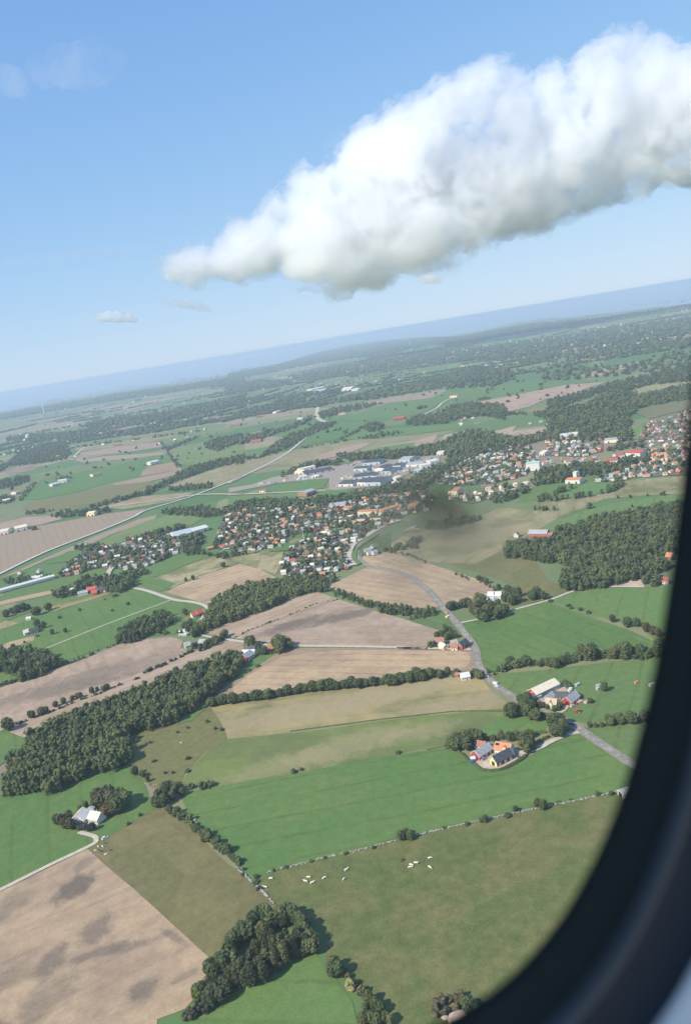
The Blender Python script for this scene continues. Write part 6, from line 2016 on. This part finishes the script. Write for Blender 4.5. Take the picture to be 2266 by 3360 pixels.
def turbine(s, h, label):
    q = G(s, 0)[0]
    e = empty('wind_turbine', (q.x, q.y, 0), R(20))
    tag(e, label, 'wind turbine')
    wt = plain('turbine_white', (.82, .83, .83), .5, var=.02)
    link('tower', MB().tube((0, 0, 0), (0, 0, h), h * .05, h * .03, 12).mesh('tower'), [wt], e)
    nc = link('nacelle', MB().box((0, 0, h + 1), (9, 3.5, 3.5)).tube((-5.6, 0, h + 1), (-4.5, 0, h + 1), .8, 1.7, 10).mesh('nacelle'), [wt], e)
    for i in range(3):
        bl = MB().add([(0, -1.2, 0), (0, 1.6, 0), (0, .4, h * .55), (0, 0, h * .55), (.4, -1.2, 0), (.4, 1.6, 0), (.2, .4, h * .55), (.2, 0, h * .55)],
                      [(0, 1, 2, 3), (7, 6, 5, 4), (0, 4, 5, 1), (1, 5, 6, 2), (2, 6, 7, 3), (3, 7, 4, 0)]).mesh('blade')
        b = link('blade', bl, [wt], e)
        b.location = (-5.2, 0, h + 1)
        b.rotation_euler = (R(35 + 120 * i), 0, 0)


turbine('B 1168 76', 72, 'white wind turbine on the wooded ridge, taller of the pair')
turbine('B 1243 52', 60, 'white wind turbine farther along the wooded ridge')
turbine('A 284 302', 95, 'white wind turbine standing before the coast forest')


def pole(s, h, label, name='lamp_post'):
    q = G(s, 0)[0]
    e = empty(name, (q.x, q.y, 1.6))
    tag(e, label, 'mast')
    link('shaft', MB().tube((0, 0, 0), (0, 0, h), .35, .2, 8).mesh('shaft'), [TRIM], e)
    link('crossarm', MB().box((0, 0, h - .6), (2.4, .3, .3)).mesh('crossarm'), [TRIM], e)


pole('Q 460 600', 16, 'tall pale floodlight mast beside the sports ground', 'floodlight_mast')
pole('Q 68 640', 14, 'pale mast at the houses below the old village', 'floodlight_mast')
q = G('A 182 470', 6)[0]
e = empty('silo', (q.x, q.y, 0))
tag(e, 'far white silo tower beside a low farm', 'silo')
link('shell', MB().tube((0, 0, 0), (0, 0, 30), 12, 12, 14).mesh('shell'), [WALLS['white']], e)
link('roof', MB().tube((0, 0, 30), (0, 0, 36), 12.5, .8, 14).mesh('roof'), [ROOFS['pale']], e)
sheet('sports_field', 'Q 260 630 310 600 400 570 380 600 300 635', 's', (.36, .15, .10), 'red clay sports pitch beside the estate', 'sports pitch', z=1.74)
sheet('grass_field', 'Q 0 740 200 560 500 500 460 590 330 660 270 730', 'g', (.085, .165, .05), 'green common between the old village and the estate', 'field', z=1.7)
sheet('grass_field', 'Q 1050 850 1070 760 1130 690 1240 600 1400 510 1420 520 1250 630 1140 720 1130 830 1200 890 1130 920', 'g', GREEN2, 'green verge between the two roads', 'field', z=1.7)
sheet('grass_field', 'Q 1180 700 1280 620 1568 490 1568 650 1450 760 1200 800', 'g', (.075, .11, .05), 'scrubby green bank beyond the main road', 'field', z=.85)

# ------------------------------------------------------------------ clouds
def interp(pts, x):
    for (a, b), (c, d) in zip(pts, pts[1:]):
        if a <= x <= c:
            return b + (d - b) * (x - a) / (c - a)
    return pts[0][1] if x < pts[0][0] else pts[-1][1]


def cloud_mat(name, dens, wisp=0.0, alb=.9988):
    m = bpy.data.materials.new(name)
    m.use_nodes = True
    n = m.node_tree
    for x in list(n.nodes):
        if x.type != 'OUTPUT_MATERIAL':
            n.nodes.remove(x)
    v = n.nodes.new('ShaderNodeVolumePrincipled')
    v.inputs['Color'].default_value = (alb, alb, min(1.0, alb + .004), 1)
    v.inputs['Density'].default_value = dens
    v.inputs['Anisotropy'].default_value = 0.45
    n.links.new(v.outputs[0], n.nodes[0].inputs['Volume'])
    if wisp:
        lo, hi, k = wisp
        tc = n.nodes.new('ShaderNodeTexCoord')
        f = _math(n, 'ADD', _math(n, 'MULTIPLY', _noise(n, tc.outputs['Object'], 1 / 640, 4, .55, .5), .58), _math(n, 'MULTIPLY', _noise(n, tc.outputs['Object'], 1 / 170, 6, .70, .7), .42))
        n.links.new(_mr(n, f, lo, hi, 0, dens * k, True), v.inputs['Density'])
        m.cycles.volume_step_rate = 0.10
    return m


def tex(name, size, depth=4):
    t = bpy.data.textures.new(name, 'CLOUDS')
    t.noise_scale = size
    t.noise_depth = depth
    t.noise_basis = 'ORIGINAL_PERLIN'
    return t


def cloud(balls, dist, vox, dens, label, disp=(), name='cloud', group=None, shells=((1.0, 1.0, 0),)):
    """balls: (x, y, radius in photo sheet units, depth shift); real sizes follow from the distance"""
    k = ZOOM['D'][2]
    v0, f0 = ICO2
    root = None
    for si, (grow, dk, wisp) in enumerate(shells):
        V, Fc, n = [], [], 0
        for (x, y, r, dz) in balls:
            d = FWD + RT * ((x * k - W0 / 2) / FPX) + UP * (-(y * k - H0 / 2) / FPX)
            c = CAM + d * (dist + dz * dist * k / FPX)
            rr_ = (r * grow if grow > 0.5 else r) * k * dist / FPX
            V.append(v0 * rr_ * np.array([1.0, 1.0, .92]) + np.array(c))
            Fc.append(f0 + n)
            n += len(v0)
        V = np.concatenate(V)
        if si == 0:
            ctr = V.mean(0)
        me = np_mesh(name, V - ctr, np.concatenate(Fc))
        me.materials.append(cloud_mat(name + '_vapour', dens * dk, wisp, .9988 if vox > 25 else 1.0))
        o = link(name if si == 0 else 'cloud_fringe', me, parent=root)
        if si == 0:
            o.location = ctr
            root = o
        m = o.modifiers.new('remesh', 'REMESH')
        m.mode = 'VOXEL'
        m.voxel_size = vox * (1 + .15 * si)
        for i, (sz, st, hard) in enumerate(disp):
            dm_ = o.modifiers.new('disp', 'DISPLACE')
            dm_.texture = tex('puff', sz * (1 + .23 * si))
            if hard:
                dm_.texture.noise_type = 'HARD_NOISE'
            dm_.texture_coords = 'LOCAL'
            dm_.strength = st * (1 + .25 * si)
            dm_.mid_level = .5 if not hard else .35
    return tag(root, label, 'cloud', group)


rc = random.Random(21)
TOPL = [(385, 596), (440, 572), (500, 545), (540, 522), (575, 497), (640, 500), (680, 440), (730, 400), (790, 335), (880, 290), (890, 240), (930, 215), (1010, 208), (1030, 150), (1100, 130), (1180, 138), (1285, 135), (1340, 92), (1400, 82), (1440, 45), (1490, 68), (1568, 80), (1800, 40), (2100, 20)]
BOTL = [(385, 612), (450, 630), (690, 632), (720, 658), (820, 668), (880, 650), (1000, 600), (1110, 580), (1180, 545), (1380, 475), (1568, 430), (1800, 400), (2100, 360)]
balls = []
x = 420
while x < 2050:
    t, b = interp(TOPL, x), interp(BOTL, x)
    hgt = b - t
    for j in range(max(1, int(hgt / 75))):
        r = min(rc.uniform(45, 95), hgt * .5)
        y = rc.uniform(t + r, max(t + r, b - r))
        balls.append((x + rc.uniform(-14, 14), y, r, rc.uniform(-.25, .25) * min(hgt, 330)))
    r = min(30, hgt * .42)
    balls.append((x, t + r + rc.uniform(-2, 16), r * rc.uniform(.7, 1.2), rc.uniform(-60, 40)))
    balls.append((x, b - r - rc.uniform(0, 12), r, rc.uniform(-60, 60)))
    x += 24
balls += [(1440, 82, 34, 0), (1405, 112, 30, -20), (1345, 122, 26, -10), (1310, 140, 22, -10), (1100, 166, 36, 0), (1150, 165, 30, 0), (1055, 185, 28, 0), (940, 240, 28, 0), (575, 535, 38, -20), (640, 545, 50, -30), (720, 520, 42, -30), (440, 600, 28, 0), (1490, 100, 36, 0), (1540, 118, 40, 0), (770, 640, 44, -20), (860, 630, 38, 0), (600, 545, 52, 0), (655, 560, 70, 0), (690, 500, 62, 10), (740, 460, 66, 0), (700, 590, 66, 0), (800, 420, 70, 0), (500, 595, 40, 0), (540, 580, 48, 0), (470, 596, 42, 0), (425, 604, 30, 0), (404, 602, 44, 0), (505, 560, 44, -10), (545, 540, 50, -10), (440, 596, 54, 0), (660, 500, 70, 0), (700, 455, 66, 0), (840, 345, 64, 0), (600, 530, 50, -10), (450, 602, 36, 0), (510, 588, 56, 10), (570, 565, 64, 10), (625, 545, 62, 0), (545, 600, 50, 10), (850, 350, 60, 0), (910, 300, 60, 0)]
cloud(balls, 8200, 30, .0056, 'great white cumulus bank climbing across the sky', ((600, 260, False), (260, 130, True), (110, 60, True)), shells=((1.06, 1.0, (.432, .535, 1.0)), (1.36, 1.0, (.475, .575, .8))))
cloud([(655, 470, 55, 0), (720, 430, 60, 20), (610, 560, 60, 10), (790, 360, 60, 0), (980, 560, 80, 0), (850, 420, 80, 30), (960, 300, 70, 10), (1220, 210, 60, 0)], 8200, 50, .0007, 'thin misty veil hugging the big cumulus bank', ((500, 320, False), (180, 160, False)), shells=((1.15, 1.0, (.44, .66, 2.2)),))
cloud([(228, 722, 13, 0), (246, 718, 15, 0), (268, 720, 16, 0), (290, 722, 13, 0), (306, 726, 9, 0)], 9000, 9, .016, 'small bright puff of cloud floating low over the sea', ((60, 40, False), (22, 16, False)))
cloud([(372, 687, 8, 0), (388, 687, 11, 0), (404, 688, 13, 0), (420, 689, 14, 0), (437, 692, 14, 0), (453, 696, 13, 0), (470, 702, 10, 0)], 9500, 9, .0075, 'faint thin cloud beside the bright small puff', ((60, 40, False), (24, 18, False)))
cloud([(962, 636, 12, 0), (978, 632, 15, 0), (995, 634, 11, 0)], 7600, 8, .014, 'tiny white cloud scrap beneath the cumulus bank', ((60, 36, False), (22, 14, False)))
cloud([(20, 182, 26, 0), (40, 195, 18, 0), (100, 160, 26, 0), (150, 150, 34, 0), (185, 150, 36, 0), (215, 110, 24, 0), (250, 140, 24, 0), (215, 165, 26, 0)], 7000, 16, .0009, 'faint ragged wisp of cloud in the upper blue', ((160, 110, False), (60, 45, False)), shells=((1.6, 1.0, (.40, .70, 2.6)),))
cloud([(x_, 592 - (x_ - 60) * .12, 13, 0) for x_ in range(-80, 300, 13)], 12000, 20, .0016, 'long faint streak of cloud low in the sky', ((160, 60, False), (50, 30, False)))
cloud([(108, 743, 6, 0), (100, 744, 4, 0)], 9500, 6, .004, 'tiny faint cloud dot low over the sea', ((30, 12, False),))

# ------------------------------------------------------------------ aircraft window
WX, WY, WA, WB, WT, WN = 852.0, 1153.5, 1417.8, 2269.4, 0.10206, 3.08
WD = 0.22


def ring(off, depth, n=128):
    """window outline grown by off (m) in a plane depth (m) nearer the seat than the pane"""
    out = []
    s = WD / FPX
    cx, cy = (WX - W0 / 2) * s, -(WY - H0 / 2) * s
    ct, st = math.cos(-WT), math.sin(-WT)
    a, b0 = WA * s + off, WB * s + off
    for i in range(n):
        t = 2 * math.pi * i / n
        c, q = math.cos(t), math.sin(t)
        b = b0 * (1 + .12 * max(0, -c))
        u = a * math.copysign(abs(c) ** (2 / WN), c)
        v = b * math.copysign(abs(q) ** (2 / WN), q)
        out.append(Vector((cx + u * ct - v * st, cy + u * st + v * ct, -(WD - depth))))
    return out


def loft(name, prof, mat, parent, smooth=True):
    rs = [ring(*p) for p in prof]
    n = len(rs[0])
    v = [tuple(p) for r in rs for p in r]
    f = []
    for k in range(len(rs) - 1):
        for i in range(n):
            j = (i + 1) % n
            f.append((k * n + i, k * n + j, (k + 1) * n + j, (k + 1) * n + i))
    me = bpy.data.meshes.new(name)
    me.from_pydata(v, [], f)
    me.update()
    if smooth:
        me.polygons.foreach_set('use_smooth', [True] * len(f))
    me.materials.append(mat)
    return link(name, me, parent=parent)


win = empty('aircraft_window', CAM)
win.matrix_world = CAMM
tag(win, 'rounded aircraft cabin window with dark rubber seal and pale lining', 'window')
loft('rubber_seal', [(.060, -.045), (.055, -.040), (.012, -.010), (.0, 0), (.002, .002), (.0095, .002), (.0115, .0035)], plain('black_rubber', (.017, .022, .023), .8, var=.05, scale=40), win)
loft('frame_ridge', [(.0115, .0035), (.0122, .0055), (.0135, .0065), (.0148, .0065), (.016, .0055), (.0168, .0035), (.0172, .002)], plain('grey_frame_plastic', (.055, .065, .078), .5, var=.05, scale=40), win)
loft('reveal', [(.0172, .002), (.0185, .001), (.024, .001), (.0308, .0015), (.0318, .003)], plain('dark_reveal', (.018, .024, .036), .6, var=.05, scale=40), win)
lin = plain('pale_cabin_lining', (.62, .64, .68), .6, var=.03, scale=20)
loft('lining_lip', [(.0318, .003), (.0323, .0045), (.0338, .005), (.075, .005)], lin, win)
pr = ring(-.0, -.03, 128)
pm_ = bpy.data.materials.new('window_acrylic')
pm_.use_nodes = True
for x_ in list(pm_.node_tree.nodes):
    if x_.type != 'OUTPUT_MATERIAL':
        pm_.node_tree.nodes.remove(x_)
tb = pm_.node_tree.nodes.new('ShaderNodeBsdfTransparent')
tb.inputs[0].default_value = (.965, .975, .97, 1)
pm_.node_tree.links.new(tb.outputs[0], pm_.node_tree.nodes[0].inputs['Surface'])
big = ring(.045, -.03, 128)
me = bpy.data.meshes.new('pane')
me.from_pydata([tuple(p) for p in big], [], [tuple(range(128))])
me.update()
me.materials.append(pm_)
link('pane', me, parent=win)
# smear of dirt on the pane
def dirt(name, col, amax, namp):
    m, n, b = newmat(name)
    out = next(x for x in n.nodes if x.type == 'OUTPUT_MATERIAL')
    n.nodes.remove(b)
    tc = n.nodes.new('ShaderNodeTexCoord')
    ln = n.nodes.new('ShaderNodeVectorMath')
    ln.operation = 'LENGTH'
    n.links.new(tc.outputs['Object'], ln.inputs[0])
    w = _math(n, 'ADD', ln.outputs['Value'], _mr(n, _noise(n, tc.outputs['Object'], 1.7, 4, .6), .3, .7, -namp, namp))
    al = _mr(n, w, 0.0, .85, amax, 0.0, True)
    d = n.nodes.new('ShaderNodeBsdfDiffuse')
    t = n.nodes.new('ShaderNodeBsdfTranslucent')
    d.inputs[0].default_value = t.inputs[0].default_value = (*col, 1)
    ad = n.nodes.new('ShaderNodeMixShader')
    tr = n.nodes.new('ShaderNodeBsdfTransparent')
    mx = n.nodes.new('ShaderNodeMixShader')
    n.links.new(d.outputs[0], ad.inputs[1])
    n.links.new(t.outputs[0], ad.inputs[2])
    n.links.new(al, mx.inputs[0])
    n.links.new(tr.outputs[0], mx.inputs[1])
    n.links.new(ad.outputs[0], mx.inputs[2])
    n.links.new(mx.outputs[0], out.inputs['Surface'])
    return m


s_ = (WD + .03 - .0008) / FPX
K_ = ZOOM['D'][2]


def smear(x, y, rx, ry, ang, m, dz):
    N = 48
    me = bpy.data.meshes.new('dirt_smear')
    me.from_pydata([(math.cos(6.28319 * i / N), math.sin(6.28319 * i / N), 0) for i in range(N)], [], [tuple(range(N))])
    me.update()
    me.materials.append(m)
    o = link('dirt_smear', me, parent=win)
    o.location = ((x * K_ - W0 / 2) * s_, -(y * K_ - H0 / 2) * s_, -(WD + .03 - dz))
    o.rotation_euler = (0, 0, ang)
    o.scale = (rx * K_ * s_, ry * K_ * s_, 1)


smear(985, 1205, 290, 200, R(-15), dirt('pane_dust', (.56, .45, .31), .72, .24), .0008)
smear(1000, 1150, 140, 95, R(-35), dirt('pane_grime', (.16, .14, .11), .60, .24), .0014)
# cabin shell round the window: side lining with the opening, floor, ceiling and ends, open towards the aisle
outer = ring(.075, .005, 128)
X0, X1, Y0, Y1, ZB = -.95, 1.0, -.95, .95, .62
vz = outer[0].z
v, f = [tuple(p) for p in outer], []
for p in outer:
    c = outer_c = Vector(((WX - W0 / 2) * WD / FPX, -(WY - H0 / 2) * WD / FPX, vz))
    d = p - c
    k = min((X1 - c.x) / d.x if d.x > 1e-6 else 1e9, (X0 - c.x) / d.x if d.x < -1e-6 else 1e9, (Y1 - c.y) / d.y if d.y > 1e-6 else 1e9, (Y0 - c.y) / d.y if d.y < -1e-6 else 1e9)
    v.append(tuple(c + d * k))
f = [(i, (i + 1) % 128, 128 + (i + 1) % 128, 128 + i) for i in range(128)]
n0 = len(v)
v += [(X0, Y0, vz), (X1, Y0, vz), (X1, Y1, vz), (X0, Y1, vz), (X0, Y0, ZB), (X1, Y0, ZB), (X1, Y1, ZB), (X0, Y1, ZB)]
f += [(n0, n0 + 1, n0 + 5, n0 + 4), (n0 + 1, n0 + 2, n0 + 6, n0 + 5), (n0 + 2, n0 + 3, n0 + 7, n0 + 6), (n0 + 3, n0, n0 + 4, n0 + 7)]
me = bpy.data.meshes.new('cabin_wall')
me.from_pydata(v, [], f)
me.update()
me.materials.append(lin)
cw = link('cabin_wall', me)
cw.matrix_world = CAMM
tag(cw, 'pale lining of the aircraft cabin round the window', 'cabin wall', kind='structure')
